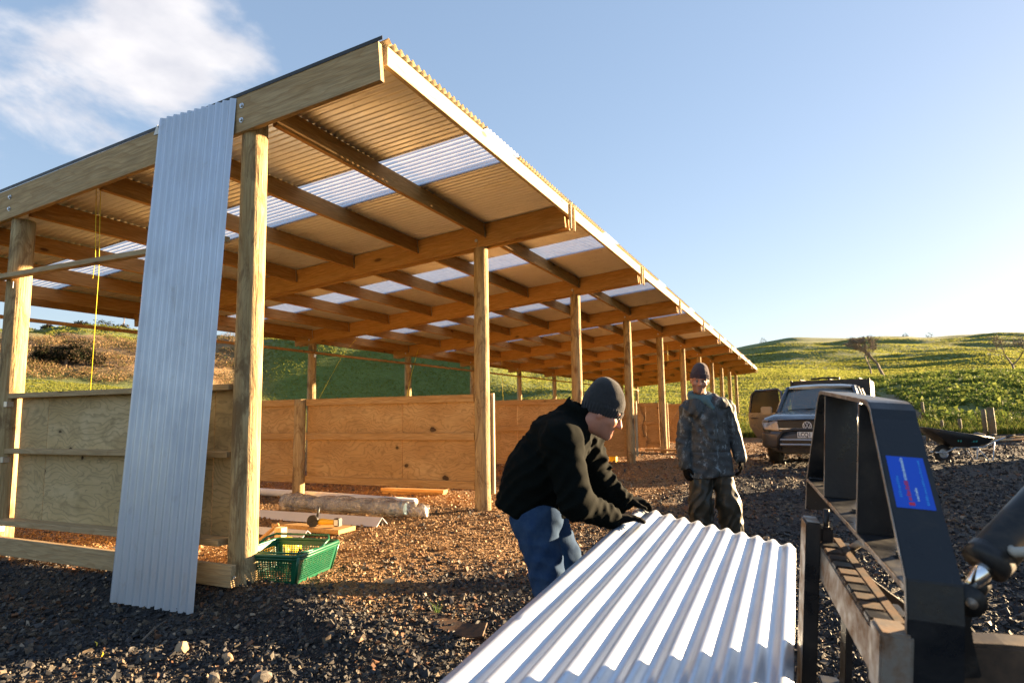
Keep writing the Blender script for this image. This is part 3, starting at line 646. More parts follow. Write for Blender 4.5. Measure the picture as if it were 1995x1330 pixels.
def sub(qs, name, mat, cols):
    idx, inv = np.unique(qs, return_inverse=True); v = pts[idx]
    me = npmesh(v, inv.reshape(-1, 4)[:, ::-1], True, name); col_attr(me, cols(v)); o = obj(name, me, mat); o['kind'] = 'structure'; return o
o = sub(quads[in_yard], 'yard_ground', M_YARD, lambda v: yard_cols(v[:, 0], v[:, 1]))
o['label'] = 'gravelled yard, orange clay under the shed and black gravel outside'
def pasture_cols(v):
    r, a = polar(v[:, 0], v[:, 1]); n = fbm(v[:, 0] / 14, v[:, 1] / 14, None, 4, 60)[:, None]
    g = np.array([0.105, 0.145, 0.022]) * (1 + 0.18 * n)
    g = g * (1 - sstep(2, 12, a)[:, None] * 0.0)
    # bracken and scrub on the steep bank at the left, rank dark scrub on the ridge behind it
    sc = (sstep(60, 66, r + 3 * n[:, 0]) * sstep(100, 84, r) * sstep(-19, -25, a))[:, None]
    g = g * (1 - sc) + np.array([0.21, 0.135, 0.068]) * (1 + 0.35 * n) * sc
    rs = (sstep(60, 66, r + 4 * n[:, 0]) * sstep(30, 50, r) * sstep(-28, -24, a) * sstep(-10, -16, a) * sstep(86, 92, r + 6 * n[:, 0]))[:, None]
    g = g * (1 - 0.7 * rs) + np.array([0.045, 0.05, 0.022]) * 0.7 * rs
    tr = (sstep(1.3, 0.6, np.abs(a - 32.2 + 0.055 * (r - 24))) * sstep(23, 26, r) * sstep(55, 45, r))[:, None]
    g = g * (1 - tr) + np.array([0.17, 0.13, 0.09]) * tr
    edge = (sstep(0, 1.5, v[:, 0] - 22.5) * sstep(6, 2, v[:, 0] - 22.5) * sstep(0, 3, a))[:, None]
    return g * (1 + 0.35 * edge)
o = sub(quads[~in_yard], 'hill_pasture', M_PASTURE, pasture_cols)
o['label'] = 'green rolling farm hills behind the yard'

# ------------------------------------------------------------------ gravel
def stones(name, n_bins, seed, palette, where, label):
    rng = np.random.default_rng(seed); P, S = [], []
    for r0, r1, dens, s0, s1 in n_bins:
        n = int(0.86 * (r1 * r1 - r0 * r0) * dens)
        r = np.sqrt(rng.uniform(r0 * r0, r1 * r1, n)); a = rng.uniform(-49, 49, n)
        x = CAM.x + r * np.cos(YAWF - np.radians(a)); y = CAM.y + r * np.sin(YAWF - np.radians(a))
        k = where(x, y, rng); x, y = x[k], y[k]
        P.append(np.stack([x, y], 1)); S.append(s0 * np.exp(rng.normal(0, 0.42, len(x))).clip(0.5, s1 / s0))
    P = np.concatenate(P); S = np.concatenate(S); n = len(P)
    base = np.array([(a, b, c) for a in (-1, 1) for b in (-1, 1) for c in (-1, 1)], float) * 0.5
    v = base[None] * (1 + rng.uniform(-0.55, 0.35, (n, 8, 3)))
    v *= S[:, None, None] * rng.uniform(0.55, 1.25, (n, 1, 3)) * np.array([1.1, 1.0, 0.62])
    q = rng.normal(size=(n, 4)); q[:, 1:3] *= 0.45; q /= np.linalg.norm(q, axis=1)[:, None]; w, X, Y, Z = q.T
    R = np.stack([1 - 2 * (Y * Y + Z * Z), 2 * (X * Y - Z * w), 2 * (X * Z + Y * w), 2 * (X * Y + Z * w), 1 - 2 * (X * X + Z * Z), 2 * (Y * Z - X * w), 2 * (X * Z - Y * w), 2 * (Y * Z + X * w), 1 - 2 * (X * X + Y * Y)], 1).reshape(n, 3, 3)
    v = np.einsum('nij,nkj->nki', R, v)
    v[:, :, 0] += P[:, 0, None]; v[:, :, 1] += P[:, 1, None]; v[:, :, 2] += (height(P[:, 0], P[:, 1]) + S * rng.uniform(0.02, 0.3, n))[:, None]
    f = np.array([(0, 1, 3, 2), (4, 6, 7, 5), (0, 4, 5, 1), (2, 3, 7, 6), (0, 2, 6, 4), (1, 5, 7, 3)])
    me = npmesh(v.reshape(-1, 3), (f[None] + 8 * np.arange(n)[:, None, None]).reshape(-1, 4), False, name)
    col_attr(me, np.repeat(palette(P[:, 0], P[:, 1], rng), 8, 0))
    o = obj(name, me, M_STONES); return tag(o, label, 'gravel', None, 'stuff')
def pal_black(x, y, rng):
    n = len(x); p = np.array([(0.028, 0.028, 0.031), (0.052, 0.050, 0.050), (0.088, 0.077, 0.064), (0.14, 0.105, 0.072), (0.27, 0.21, 0.15), (0.17, 0.085, 0.045)])
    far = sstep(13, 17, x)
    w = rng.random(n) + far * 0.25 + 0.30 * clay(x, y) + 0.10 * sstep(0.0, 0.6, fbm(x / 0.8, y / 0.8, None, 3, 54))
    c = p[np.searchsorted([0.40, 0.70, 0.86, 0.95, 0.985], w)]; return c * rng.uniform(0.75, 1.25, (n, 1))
def pal_clay(x, y, rng):
    n = len(x); p = np.array([(0.27, 0.15, 0.062), (0.315, 0.185, 0.082), (0.36, 0.23, 0.115), (0.46, 0.345, 0.215), (0.21, 0.11, 0.046)])
    c = p[np.searchsorted([0.40, 0.70, 0.85, 0.90], rng.random(n))]; return c * rng.uniform(0.75, 1.2, (n, 1))
BINS = [(1.4, 3, 3200, 0.0135, 0.045), (3, 5, 2100, 0.015, 0.045), (5, 8, 900, 0.018, 0.05), (8, 14, 260, 0.024, 0.055), (14, 27, 70, 0.034, 0.07)]
BINC = [(3, 5, 2600, 0.0095, 0.045), (5, 8, 1300, 0.0115, 0.05), (8, 14, 420, 0.016, 0.045), (14, 24, 80, 0.024, 0.05)]
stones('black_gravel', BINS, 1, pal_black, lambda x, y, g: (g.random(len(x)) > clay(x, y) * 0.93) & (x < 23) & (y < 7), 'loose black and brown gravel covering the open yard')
stones('clay_gravel', BINC, 2, pal_clay, lambda x, y, g: (g.random(len(x)) < clay(x, y) * 0.95) & (x < 23) & (y < 7), 'orange clay and pale stones on the shed floor')
# single rocks that stand out
def rock_mesh(seed, s):
    bm = bmesh.new(); bmesh.ops.create_icosphere(bm, subdivisions=2, radius=1); r = random.Random(seed)
    cuts = [(V((r.gauss(0, 1), r.gauss(0, 1), r.gauss(0, 1))).normalized(), r.uniform(0.55, 0.85)) for _ in range(9)]
    for v in bm.verts:
        for n, d in cuts:
            k = v.co.dot(n)
            if k > d: v.co -= n * (k - d)
        v.co = V((v.co.x * s[0], v.co.y * s[1], v.co.z * s[2])) * (1 + r.uniform(-0.04, 0.04))
    me = bpy.data.meshes.new('rock'); bm.to_mesh(me); bm.free(); return me
M_ROCKT = plain('tan_rock', (0.42, 0.29, 0.17), 0.8, 0, 0.6, 18, 0.5); M_ROCKG = plain('grey_rock', (0.13, 0.115, 0.10), 0.7, 0, 0.6, 14, 0.5)
ROCKS = [(-0.79, -0.39, (.050, .045, .040), M_ROCKT, 'blocky tan rock on the black gravel in front of the leaning sheet'),
         (-0.77, -0.72, (.055, .036, .028), M_ROCKT, 'flat pinkish tan rock lying on the gravel, right of the blocky tan rock'),
         (-0.93, -1.14, (.060, .048, .040), M_ROCKG, 'rounded grey brown rock at the bottom edge of the picture'),
         (-1.01, -0.89, (.046, .040, .034), M_ROCKG, 'dark angular rock on gravel beside the rounded grey brown rock'),
         (0.62, -0.83, (.055, .038, .032), M_ROCKT, 'pale orange lump of rock on brown gravel between basket and loading man'),
         (-0.12, -1.40, (.030, .022, .018), M_ROCKT, 'small pale stone near the bent rusty plate on the ground'),
         (-1.28, 0.20, (.034, .028, .022), M_ROCKG, 'small brown rock on black gravel at the far left'),
         (3.70, -3.33, (.050, .044, .038), M_ROCKT, 'lone orange stone on black gravel beyond the far edge of the held sheet')]
for i, (x, y, s, m, lab) in enumerate(ROCKS):
    o = obj('rock', rock_mesh(i, s), m, None, Matrix.Translation((x, y, gz(x, y) + s[2] * 0.45)) @ Matrix.Rotation(i * 1.3, 4, 'Z')); tag(o, lab, 'rock', 'loose rocks on the yard')
# ------------------------------------------------------------------ pole shed
S = 3.843; YM = 2.957; YB = 6.207; NF = 11; SL = 0.0884
def zb(y): return 3.309 - SL * y                                  # underside of the rafters
shed = thing('pole_shed', 'open-fronted timber pole shed with a single-slope corrugated roof', 'shed')
RUP = V((0, SL, 1)).normalized(); RD = V((0, 1, -SL)).normalized()
Y0, Y1 = -1.215, YB + 0.42                                        # rafter ends
def post(x, y, top, rad, base=-0.35, seed=0, name='post'):
    r = random.Random(seed + int(x * 100 + y * 17)); n, m = 18, 16; vs_, fs = [], []
    lx, ly = r.uniform(-.012, .012), r.uniform(-.012, .012); ph = r.uniform(0, 9)
    for i in range(m):
        t = i / (m - 1); z = base + (top - base) * t
        rr = rad * (1.05 - 0.10 * t) * (1 + 0.015 * math.sin(5 * t + ph))
        for k in range(n):
            a = 2 * math.pi * k / n; q = rr * (1 + 0.022 * math.sin(2 * a + 3 * t + ph) + 0.012 * math.sin(5 * a + 11 * t + ph))
            vs_.append((q * math.cos(a) + lx * (1 - t), q * math.sin(a) + ly * (1 - t), z))
    for i in range(m - 1):
        for k in range(n): fs.append((i * n + k, i * n + (k + 1) % n, (i + 1) * n + (k + 1) % n, (i + 1) * n + k))
    fs.append(tuple((m - 1) * n + k for k in range(n)))
    me = mesh(vs_, fs, True); return obj(name, me, M_POST, shed, Matrix.Translation((x, y, 0)))
for k in range(NF):
    X = k * S
    post(X, 0, zb(0) + 0.10, 0.100 if k == 0 else 0.098, seed=k)
    post(X, YB, zb(YB) + 0.10, 0.095, seed=k + 50)
    # paired rafters bolted either side of the poles
    mf = M_BEAMG if k == 0 else M_BEAM
    ya = -1.262 if k == 0 else Y0
    for sx in ((-1, 1) if k else (-1,)):
        a = V((X + sx * 0.0705 + (-.028 if k == 0 and sx < 0 else 0), ya, zb(ya))) + RUP * 0.145; b = V((a.x, Y1, zb(Y1))) + RUP * 0.145
        rf = bar('rafter', a, b, 0.045, 0.29, mf if sx < 0 else M_BEAM, shed, RUP)
        if sx < 0:
            for yy in ((0, YM, YB) if k == 0 else (0, YB)):
                for dz in (0.09, 0.205):
                    c = V((a.x - 0.0235, yy + 0.02, zb(yy) + dz)); so = Soup()
                    Mx = frame(c, (0, 1, 0), (0, 0, 1)) @ Matrix.Rotation(math.pi / 2, 4, 'Z') @ Matrix.Rotation(-math.pi / 2, 4, 'Z')
                    so.lathe(frame(c, (0, 1, 0), (0, 0, 1)), [(0.022, 0.0), (0.022, 0.003), (0.012, 0.004), (0.012, 0.014)], 10)
                    so.obj('bolt', M_STEELBOLT, rf)
post(0, YM, zb(YM), 0.10, seed=77)
# purlins hung between the rafters, flush with their tops
PY = [-0.11, 0.91, 1.98, 3.04, 4.08, 5.12, 6.12]
for k in range(NF - 1):
    for j, py in enumerate(PY):
        c = RUP * (0.29 - 0.095) + V((0, py, zb(py)))
        a = c + V((k * S + 0.096, 0, 0)); b = c + V(((k + 1) * S - 0.096, 0, 0))
        p = bar('purlin', a, b, 0.045, 0.19, M_BEAM, shed, RUP)
        if k < 3: bar('joist_hanger', b + V((-0.03, 0, -0.004)), b + V((-0.002, 0, -0.004)), 0.051, 0.17, M_STEELBOLT, p, RUP, c=0)
# fascia along the high edge, with pale nailing battens at the rafter ends
for k in range(NF - 1):
    a = V((k * S - (0.0 if k else 0.045), Y0 - 0.0245, zb(Y0) + 0.29 - 0.071)); b = V(((k + 1) * S - 0.002, Y0 - 0.0245, a.z))
    bar('fascia_board', a, b, 0.045, 0.14, M_FASC, shed)
for k in range(1, NF):
    for dx in (-0.07, 0.07): bar('batten', (k * S + dx, Y0 - 0.0595, zb(Y0) - 0.02), (k * S + dx, Y0 - 0.0595, zb(Y0) + 0.285), 0.03, 0.022, M_FASC, shed, up=(1, 0, 0))
bar('fascia_board', (-0.02, Y1 + 0.03, zb(Y1) + 0.2), ((NF - 1) * S, Y1 + 0.03, zb(Y1) + 0.2), 0.045, 0.14, M_BEAM, shed)
# corrugated roofing: every sheet and every clear sheet is its own piece
PITCH = 0.0762; AMP = 0.0105
def corrugate(nc, L, seg=8, thick=0.0, nl=1, wob=0.0, seed=0, amp=None):
    """ridges along local Y (length L), width along X centred at 0"""
    m = int(nc * seg) + 1; xs = np.linspace(-nc * PITCH / 2, nc * PITCH / 2, m); z = (amp or AMP) * np.cos(2 * np.pi * xs / PITCH)
    ys = np.linspace(0, L, nl + 1); X, Y = np.meshgrid(xs, ys); Z = np.tile(z, (nl + 1, 1))
    if wob: Z = Z + wob * fbm(X * 1.5 + seed, Y * 1.2, None, 3, seed)
    v = np.stack([X, Y, Z], -1).reshape(-1, 3)
    i, j = np.meshgrid(np.arange(nl), np.arange(m - 1), indexing='ij')
    f = np.stack([i * m + j, i * m + j + 1, (i + 1) * m + j + 1, (i + 1) * m + j], -1).reshape(-1, 4)
    me = npmesh(v, f, True)
    return me
LSH = (Y1 + 0.05 - (Y0 - 0.075)) / RD.y
SHEET = corrugate(10.5, LSH, 10, amp=0.0145); SKYSH = corrugate(10.5, LSH, 10, amp=0.0145)
SHEET.materials.append(M_ZINC); SKYSH.materials.append(M_SKYL)
ysh = Y0 - 0.075; x = -0.085 + 0.40; i = 0
while x < (NF - 1) * S + 0.1:
    ph = (x % S) / S
    clear = 0.44 < ((x - 1.72 + S * 0.5) % S) / S < 0.44 + 0.762 / S * 0.999
    o_ = V((x, ysh, zb(ysh) + 0.29 / RUP.z + 0.0150 + 0.003 * (i % 2)))
    Mx = frame(o_, (1, 0, 0), RUP)
    obj('clear_roof_sheet' if clear else 'roof_sheet', SKYSH if clear else SHEET, None, shed, Mx)
    x += 0.762; i += 1
bar('barge_capping', V((-0.123, Y0 - 0.06, zb(Y0) + 0.306)), V((-0.123, Y1 + .05, zb(Y1) + 0.306)), 0.004, 0.028, M_BLACKPL, shed, RUP, c=0)
# girts: one along the back row, one across the gable
GZB = 2.553
for k in range(NF - 1):
    bar('back_girt', (k * S - 0.02, YB - 0.118, GZB + (0.006 if k % 2 else 0)), ((k + 1) * S + 0.02, YB - 0.118, GZB + (0.006 if k % 2 else 0)), 0.09, 0.045, M_BEAM, shed)
for k in range(NF): bar('nail_plate', (k * S - 0.05, YB - 0.098, GZB - 0.06), (k * S + 0.012, YB - 0.098, GZB - 0.06), 0.004, 0.06, M_PLATE_NAIL, shed, c=0)
bar('gable_girt', (-0.135, 0.118, 2.48), (-0.135, 3.05, 2.48), 0.07, 0.045, M_BEAMG, shed)
bar('gable_girt', (-0.135, 3.08, 2.44), (-0.135, YB, 2.44), 0.07, 0.045, M_BEAMG, shed)
bar('nail_plate', (-0.06, YM + 0.03, 2.41), (-0.06, YM - 0.06, 2.41), 0.05, 0.06, M_PLATE_NAIL, shed, c=0)
# gable wall: plywood behind three flat rails, skirting board in front of the poles
def wall(name, X, ya, yb_, ztop, zbot, ply, rail, splits, flat, lab=None):
    w = bpy.data.objects.new(name, None); link(w, shed, Matrix.Translation((X, ya, 0)))
    ys = [ya] + splits + [yb_]
    for a, b in zip(ys[:-1], ys[1:]):
        m = (ztop + zbot) / 2
        bar('plywood_sheet', (X, b - 0.002, m), (X, a + 0.002, m), 0.017, ztop - zbot - 0.01, ply, w, c=0.002)
    for t in (1.0, 0.555, 0.0):
        if flat:
            z = zbot + 0.02 + (ztop - zbot - 0.02) * t; d = 0.14 if t == 0 else 0.09
            bar('rail', (X - 0.0095 - d / 2, yb_ + (0.07 if t else 0.16), z), (X - 0.0095 - d / 2, ya - 0.01, z), d, 0.045, rail, w)
        else:
            z = zbot + 0.05 + (ztop - zbot - 0.10) * t
            bar('rail', (X - 0.033, yb_, z), (X - 0.033, ya, z), 0.045, 0.095, rail, w)
    return w
wall('gable_wall', 0.03, 0.125, 2.83, 1.375, 0.235, M_PLYG, M_BEAMG, [0.35, 2.42], True)
wall('gable_wall', 0.03, 3.10, 6.1, 1.375, 0.235, M_PLYG, M_BEAMG, [4.3], True)
bar('skirting_board', (-0.128, 3.6, 0.075), (-0.128, -0.055, 0.045), 0.045, 0.15, M_BEAMG, shed)
so = Soup(); so.lathe(frame((-0.1275, -0.056, 0.035), (1, 0, 0), (0, 0, 1)), [(0.016, 0), (0.016, 0.004), (0.009, 0.005), (0.009, 0.012)], 10)
bar('bolt', (-0.1275, -0.0555, 0.035), (-0.1275, -0.068, 0.035), 0.022, 0.022, M_STEELBOLT, shed)
# stall partitions at the other frames
def short_post(x, y, top): return post(x, y, top, 0.085, seed=5, name='short_post')
for k in range(1, NF - 1):
    X = k * S + 0.02
    zt_, zbm = 1.404, 0.20 if k < 3 else 0.10
    wall('partition', X, 0.105, YM - 0.09, zt_, zbm, M_PLY, M_BOARD, [1.22] if k != 4 else [0.5, 1.7], False)
    wall('partition', X, YM + 0.09, YB - 0.1, zt_, zbm, M_PLY, M_BOARD, [YM + 0.95], False)
    short_post(X - 0.075, YM, 1.40)
bar('end_trim', (S + 0.085, -0.105, 0.14), (S + 0.085, -0.105, 1.41), 0.045, 0.04, M_FASC, shed, up=(1, 0, 0))
for k in (2, 3, 4): bar('end_trim', (k * S + 0.1, -0.118, 0.1), (k * S + 0.1, -0.118, 1.40), 0.045, 0.04, M_FASC, shed, up=(1, 0, 0))
bar('sill_board', (4 * S - 0.1, 0.5, 0.05), (4 * S - 0.1, -1.6, 0.03), 0.19, 0.06, M_BOARD, shed)
# torn strip of plywood standing against the fourth partition
so = Soup(); pts_t = [(0, 0), (0.55, 0), (0.60, .25), (0.48, .40), (0.44, .62), (0.52, .86), (0.42, 1.05), (0.40, 1.22), (0, 1.22)]
so.prism(frame((4 * S - 0.085, 1.05, 0.11), (0, -1, 0), (0.03, 0, 1)), pts_t, -0.008, 0.008).obj('torn_plywood', M_PLY, shed)
bar('batten', (4 * S - 0.11, 0.78, 0.1), (4 * S - 0.11, 0.78, 1.38), 0.03, 0.09, M_BOARD, shed, up=(0, 1, 0))
# plastic packers nailed to the corner pole
for z in (1.30, 0.80, 0.19): bar('nail_plate', (-0.06, YM - 0.02, z), (-0.06, YM - 0.10, z), 0.06, 0.05, M_PLATE_NAIL, shed, c=0.002)
# ------------------------------------------------------------------ loose sheet leaning on the gable
def sheet_between(name, bl, br, tl, label, nl=24, wob=0.003, seed=3, nc=11, mat=None):
    """corrugated sheet from its bottom edge bl-br up to tl"""
    bl, br, tl = V(bl), V(br), V(tl); x = (br - bl); L = (tl - bl).length
    me = corrugate(nc, L, 10, 0, nl, wob, seed); k = x.length / (nc * PITCH)
    o = obj(name, me, mat or M_ZINC2, None, Matrix.Translation((bl + br) / 2) @ frame((0, 0, 0), x, x.normalized().cross((tl - bl).normalized())).to_3x3().to_4x4() @ Matrix.Diagonal((k, 1, 1, 1)))
    return tag(o, label, 'metal sheet')
sh = sheet_between('corrugated_sheet', (-0.352, 0.925, -0.165), (-0.347, 0.075, -0.165), (-0.142, 0.918, 3.585), 'tall silver corrugated sheet leaning upright against the gable beam')
so = Soup(); so.prism(frame((-0.127, 0.965, 3.50), (0, -1, 0), (0, 0, 1)), [(-0.03, -0.03), (0.035, -0.03), (0.03, 0.0), (0.012, 0.05), (0.0, 0.045)], -0.002, 0.0005)
tag(so.obj('cloth_scrap', M_LABELW), 'scrap of white cloth caught beside the top of the leaning sheet', 'scrap')
# ------------------------------------------------------------------ builder's strings
def string(label, *p, r=0.0028):
    tag(tube('string_line', p, r, M_STRING, None, 5), label, 'string', "builder's yellow strings")
string('long yellow string hanging from the roof down to the gable top rail', (0.10, 2.00, 3.28), (0.12, 1.985, 2.5), (0.10, 1.975, 1.40))
string('short yellow string dangling beside the long string under the gable roof', (0.10, 2.06, 3.27), (0.12, 2.045, 2.6), (0.11, 2.05, 2.42))
string('thin slack string slanting down to the second back pole', (7.58, 4.85, 2.85), (7.6, 5.30, 2.45), (7.6, 5.98, 1.45), r=0.003)
string('yellow string slanting in front of the third back pole', (11.4, 5.79, 2.95), (11.4, 6.0, 2.3), (11.4, 6.22, 1.42), r=0.005)
string('vertical yellow string behind the front pole of the plywood partition', (15.3, 5.10, 2.86), (15.3, 5.07, 1.42), r=0.005)
string('short yellow string hanging under the rafters near the standing man', (17.6, 0.2, 3.3), (17.6, 0.2, 2.75), r=0.006)
# ------------------------------------------------------------------ green basket
bk = thing('plastic_basket', 'green perforated plastic basket standing at the foot of the corner pole', 'basket', (0.45, -0.05, -0.08))
BW = Matrix.Translation((0.135, -0.375, gz(0.4, -0.2) + 0.006)) @ Matrix.Rotation(math.radians(11), 4, 'Z')
bl_, bw_, bh_, tp = 0.50, 0.46, 0.205, 0.045
def bpt(a, b, t):                                                   # a, b in 0..1 round the floor, t height
    e = tp * t; return BW @ V((-e + a * (bl_ + 2 * e), -e + b * (bw_ + 2 * e), t * bh_))
def lattice(name, P, nx, nz, t0, t1, u0, u1):
    """perforated panel: P(u, t) to point"""
    so = Soup(); b = 0.16
    us = np.linspace(u0, u1, nx + 1); ts = np.linspace(t0, t1, nz + 1)
    idx = {}
    def vid(u, t):
        k = (round(u, 5), round(t, 5))
        if k not in idx: idx[k] = len(so.v); so.v.append(tuple(P(u, t)))
        return idx[k]
    for i in range(nx):
        for j in range(nz):
            a0, a1, c0, c1 = us[i], us[i + 1], ts[j], ts[j + 1]; da, dc = (a1 - a0) * b, (c1 - c0) * b
            o_ = [vid(a0, c0), vid(a1, c0), vid(a1, c1), vid(a0, c1)]; n_ = [vid(a0 + da, c0 + dc), vid(a1 - da, c0 + dc), vid(a1 - da, c1 - dc), vid(a0 + da, c1 - dc)]
            for q in range(4): so.f.append((o_[q], o_[(q + 1) % 4], n_[(q + 1) % 4], n_[q]))
    for (a0, a1, c0, c1) in ((0, u0, 0, 1), (u1, 1, 0, 1), (u0, u1, 0, t0), (u0, u1, t1, 1)):
        so.f.append((vid(a0, c0), vid(a1, c0), vid(a1, c1), vid(a0, c1)))
    o = so.obj(name, M_GREENPL, bk, fix=False)
    md = o.modifiers.new('thick', 'SOLIDIFY'); md.thickness = 0.004; md.offset = 0
    return o
lattice('side_panel', lambda u, t: bpt(u, 0, t), 22, 9, 0.10, 0.80, 0.08, 0.92)
lattice('side_panel', lambda u, t: bpt(u, 1, t), 22, 9, 0.10, 0.80, 0.08, 0.92)
lattice('end_panel', lambda u, t: bpt(0, u, t), 20, 9, 0.10, 0.80, 0.08, 0.92)
lattice('end_panel', lambda u, t: bpt(1, u, t), 20, 9, 0.10, 0.80, 0.08, 0.92)
lattice('floor_panel', lambda u, t: bpt(u, t, 0.02), 16, 14, 0.06, 0.94, 0.06, 0.94)
def rounded(t, r, out):
    P = []
    for (a, b, s) in ((0, 0, 180), (1, 0, 270), (1, 1, 0), (0, 1, 90)):
        c = BW.inverted() @ bpt(a, b, t)
        cxx = c.x + (r if a == 0 else -r); cyy = c.y + (r if b == 0 else -r)
        for k in range(6): an = math.radians(s + 18 * k); P.append(BW @ V((cxx + (r + out) * math.cos(an), cyy + (r + out) * math.sin(an), c.z)))
    return P + [P[0], P[1]]
tube('rim', rounded(1.0, 0.045, 0.006), 0.013, M_GREENPL, bk, 8); tube('rim', rounded(0.90, 0.045, 0.008), 0.009, M_GREENPL, bk, 6)
for a, b in ((0, 0), (1, 0), (1, 1), (0, 1)): tube('corner_rib', [bpt(a, b, 0.0), bpt(a, b, 0.5), bpt(a, b, 0.98)], 0.011, M_GREENPL, bk, 8)
for c in (0.0, 1.0):
    p0, p1 = bpt(0.30 if c == 0 else 0.22, c, 1.0), bpt(0.30 if c == 0 else 0.22, c, 1.0)
hp = [bpt(0.5, 0.0, 1.0), bpt(0.72, 0.02, 1.20), bpt(0.84, 0.10, 1.28), bpt(0.84, 0.90, 1.28), bpt(0.72, 0.98, 1.20), bpt(0.5, 1.0, 1.0)]
tube('handle', hp, 0.009, M_GREENPL, bk, 8)
tube('handle', [bpt(0.45, 0.02, 1.02), bpt(0.30, 0.0, 1.06), bpt(0.08, 0.06, 1.06), bpt(0.06, 0.94, 1.06), bpt(0.30, 1.0, 1.06), bpt(0.45, 0.98, 1.02)], 0.008, M_GREENPL, bk, 8)
so = Soup(); ring = [bpt(0.72 + 0.16 * math.cos(a), 0.45 + 0.05 * math.sin(a * 2), 0.42 + 0.40 * math.sin(a)) for a in np.linspace(0, 6.0, 22)]
tag(tube('cable_loop', ring, 0.006, M_BLACKPL, None, 6), 'loop of dark cable lying inside the green basket', 'cable')
# ------------------------------------------------------------------ wrapped roll, pipe, flashings
gf = -0.052
wr = thing('wrapped_roll', 'long roll bundled in clear plastic film lying on the clay floor', 'roll', (2.97, 1.3, gf))
rl = Soup(); rl.lathe(frame((2.99, 2.42, gf + 0.105), (1, 0, 0), (0, 0, 1)) @ Matrix.Rotation(math.pi, 4, 'Z'), [(0.0, 0.0), (0.070, 0.0), (0.080, 0.4), (0.076, 1.0), (0.081, 1.55), (0.072, 1.80), (0.0, 1.80)], 20)
rl.obj('roll_core', M_ROLL, wr, True)
rl = Soup(); rl.lathe(frame((2.99, 0.80, gf + 0.105), (1, 0, 0), (0, 0, 1)) @ Matrix.Rotation(math.pi, 4, 'Z'), [(0.078, 0.0), (0.086, 0.04), (0.080, 0.15), (0.070, 0.22)], 20)
rl.obj('blue_band', M_BLUEFOIL, wr, True)
def wrap_sdf(P):
    y = P[:, 1]; b = 0.108 + 0.010 * np.sin(y * 9) + 0.008 * np.sin(y * 21 + P[:, 0] * 30) + 0.007 * fbm(P[:, 0] * 9, y * 5, P[:, 2] * 9, 3, 71)
    b = b + 0.020 * np.exp(-((y - 2.25) / 0.12) ** 2) * np.sin(y * 90 + P[:, 2] * 20)
    en = sstep(0.95, 0.45, y); b = b + en * (0.014 * fbm(P[:, 0] * 16, y * 12, P[:, 2] * 16, 3, 73) + 0.010 * np.sin(y * 60 + 3 * np.arctan2(P[:, 2] - gf - .1, P[:, 0] - 2.99)) - 0.030 * sstep(0.55, 0.30, y))
    d = np.hypot(P[:, 0] - 2.99, (P[:, 2] - (gf + 0.100)) * (1 + 0.12 * en)) - b
    return smax(smax(d, np.abs(y - 1.38) - 1.09, 0.05), gf + 0.004 - P[:, 2], 0.01)
sdf_obj('plastic_film', wrap_sdf, (2.82, 0.22, gf - 0.03), (3.16, 2.56, gf + 0.30), 0.011, M_WRAP, wr)
tag(tube('white_pipe', [(4.25, 5.6, gf + 0.056), (3.80, 0.98, gf + 0.056)], 0.055, M_PIPE, None, 20), 'long white plastic pipe lying behind the plastic-wrapped roll', 'pipe')
def flashing(label, x0, ya, yb_, w, h, z=gf):
    so = Soup(); P_ = [(-w, 0.004), (-w + 0.006, 0.0), (0, h), (w - 0.006, 0.0), (w, 0.004), (0.0, h + 0.004)]
    so.prism(frame((x0, ya, z), (1, 0, 0), (0, 0, 1)), P_, 0, yb_ - ya)
    return tag(so.obj('roof_flashing', M_FLASH), label, 'flashing', 'pale folded flashings on the floor')
flashing('long pale folded flashing lying between the wrapped roll and the angle grinder', 2.44, 0.53, 3.2, 0.105, 0.085)
flashing('short pale folded flashing beside the green basket', 1.64, 0.86, 1.62, 0.075, 0.06)
# boards and grinder
tg = []
tg.append(tag(block('timber_offcut', (1.84, 0.64, gf), (2.12, 1.06, gf + 0.045), M_BOARD), 'thick timber offcut lying flat under the angle grinder', 'timber'))
tg.append(tag(block('timber_offcut', (1.92, 1.065, gf), (2.06, 1.62, gf + 0.045), M_BOARD), 'narrow timber offcut behind the grinder, reaching towards the corner pole', 'timber'))
tg.append(tag(bar('timber_offcut', (1.05, 0.93, gf + 0.05), (1.18, 0.80, gf + 0.20), 0.09, 0.025, M_BOARD), 'splintered reddish timber offcut standing on end between pole and basket', 'timber'))
tg.append(tag(block('timber_offcut', (1.02, 0.62, gf), (1.10, 0.70, gf + 0.20), M_FASC), 'pale timber offcut upright just right of the corner pole', 'timber'))
for z, dx, lab in ((0.0, 0.0, 'lower of two timber boards stacked under the plywood partition'), (0.047, -0.04, 'upper of two timber boards stacked under the plywood partition')):
    tag(bar('timber_board', (4.90 + dx, 2.25, -0.03 + z), (4.94 + dx, 1.20 + dx, -0.03 + z), 0.14, 0.045, M_BOARD), lab, 'timber')
gr = thing('angle_grinder', 'yellow and black cordless angle grinder lying on a timber offcut', 'grinder', (2.0, 1.0, gf + 0.045))
GB = frame((1.955, 1.03, gf + 0.045 + 0.045), (0.10, -1, 0.02), (0, 0, 1))
so = Soup(); so.tube([GB @ V((0.03, 0, 0)), GB @ V((0.08, 0, 0.002)), GB @ V((0.20, 0, 0)), GB @ V((0.235, 0, 0))], [0.030, 0.034, 0.026, 0.028], 12); so.obj('body', M_DEWALT, gr, True)
so = Soup(); so.tube([GB @ V((-0.035, 0, 0)), GB @ V((0.0, 0, 0)), GB @ V((0.032, 0, 0))], [0.024, 0.033, 0.031], 12); so.obj('gear_head', M_BLACKPL, gr, True)
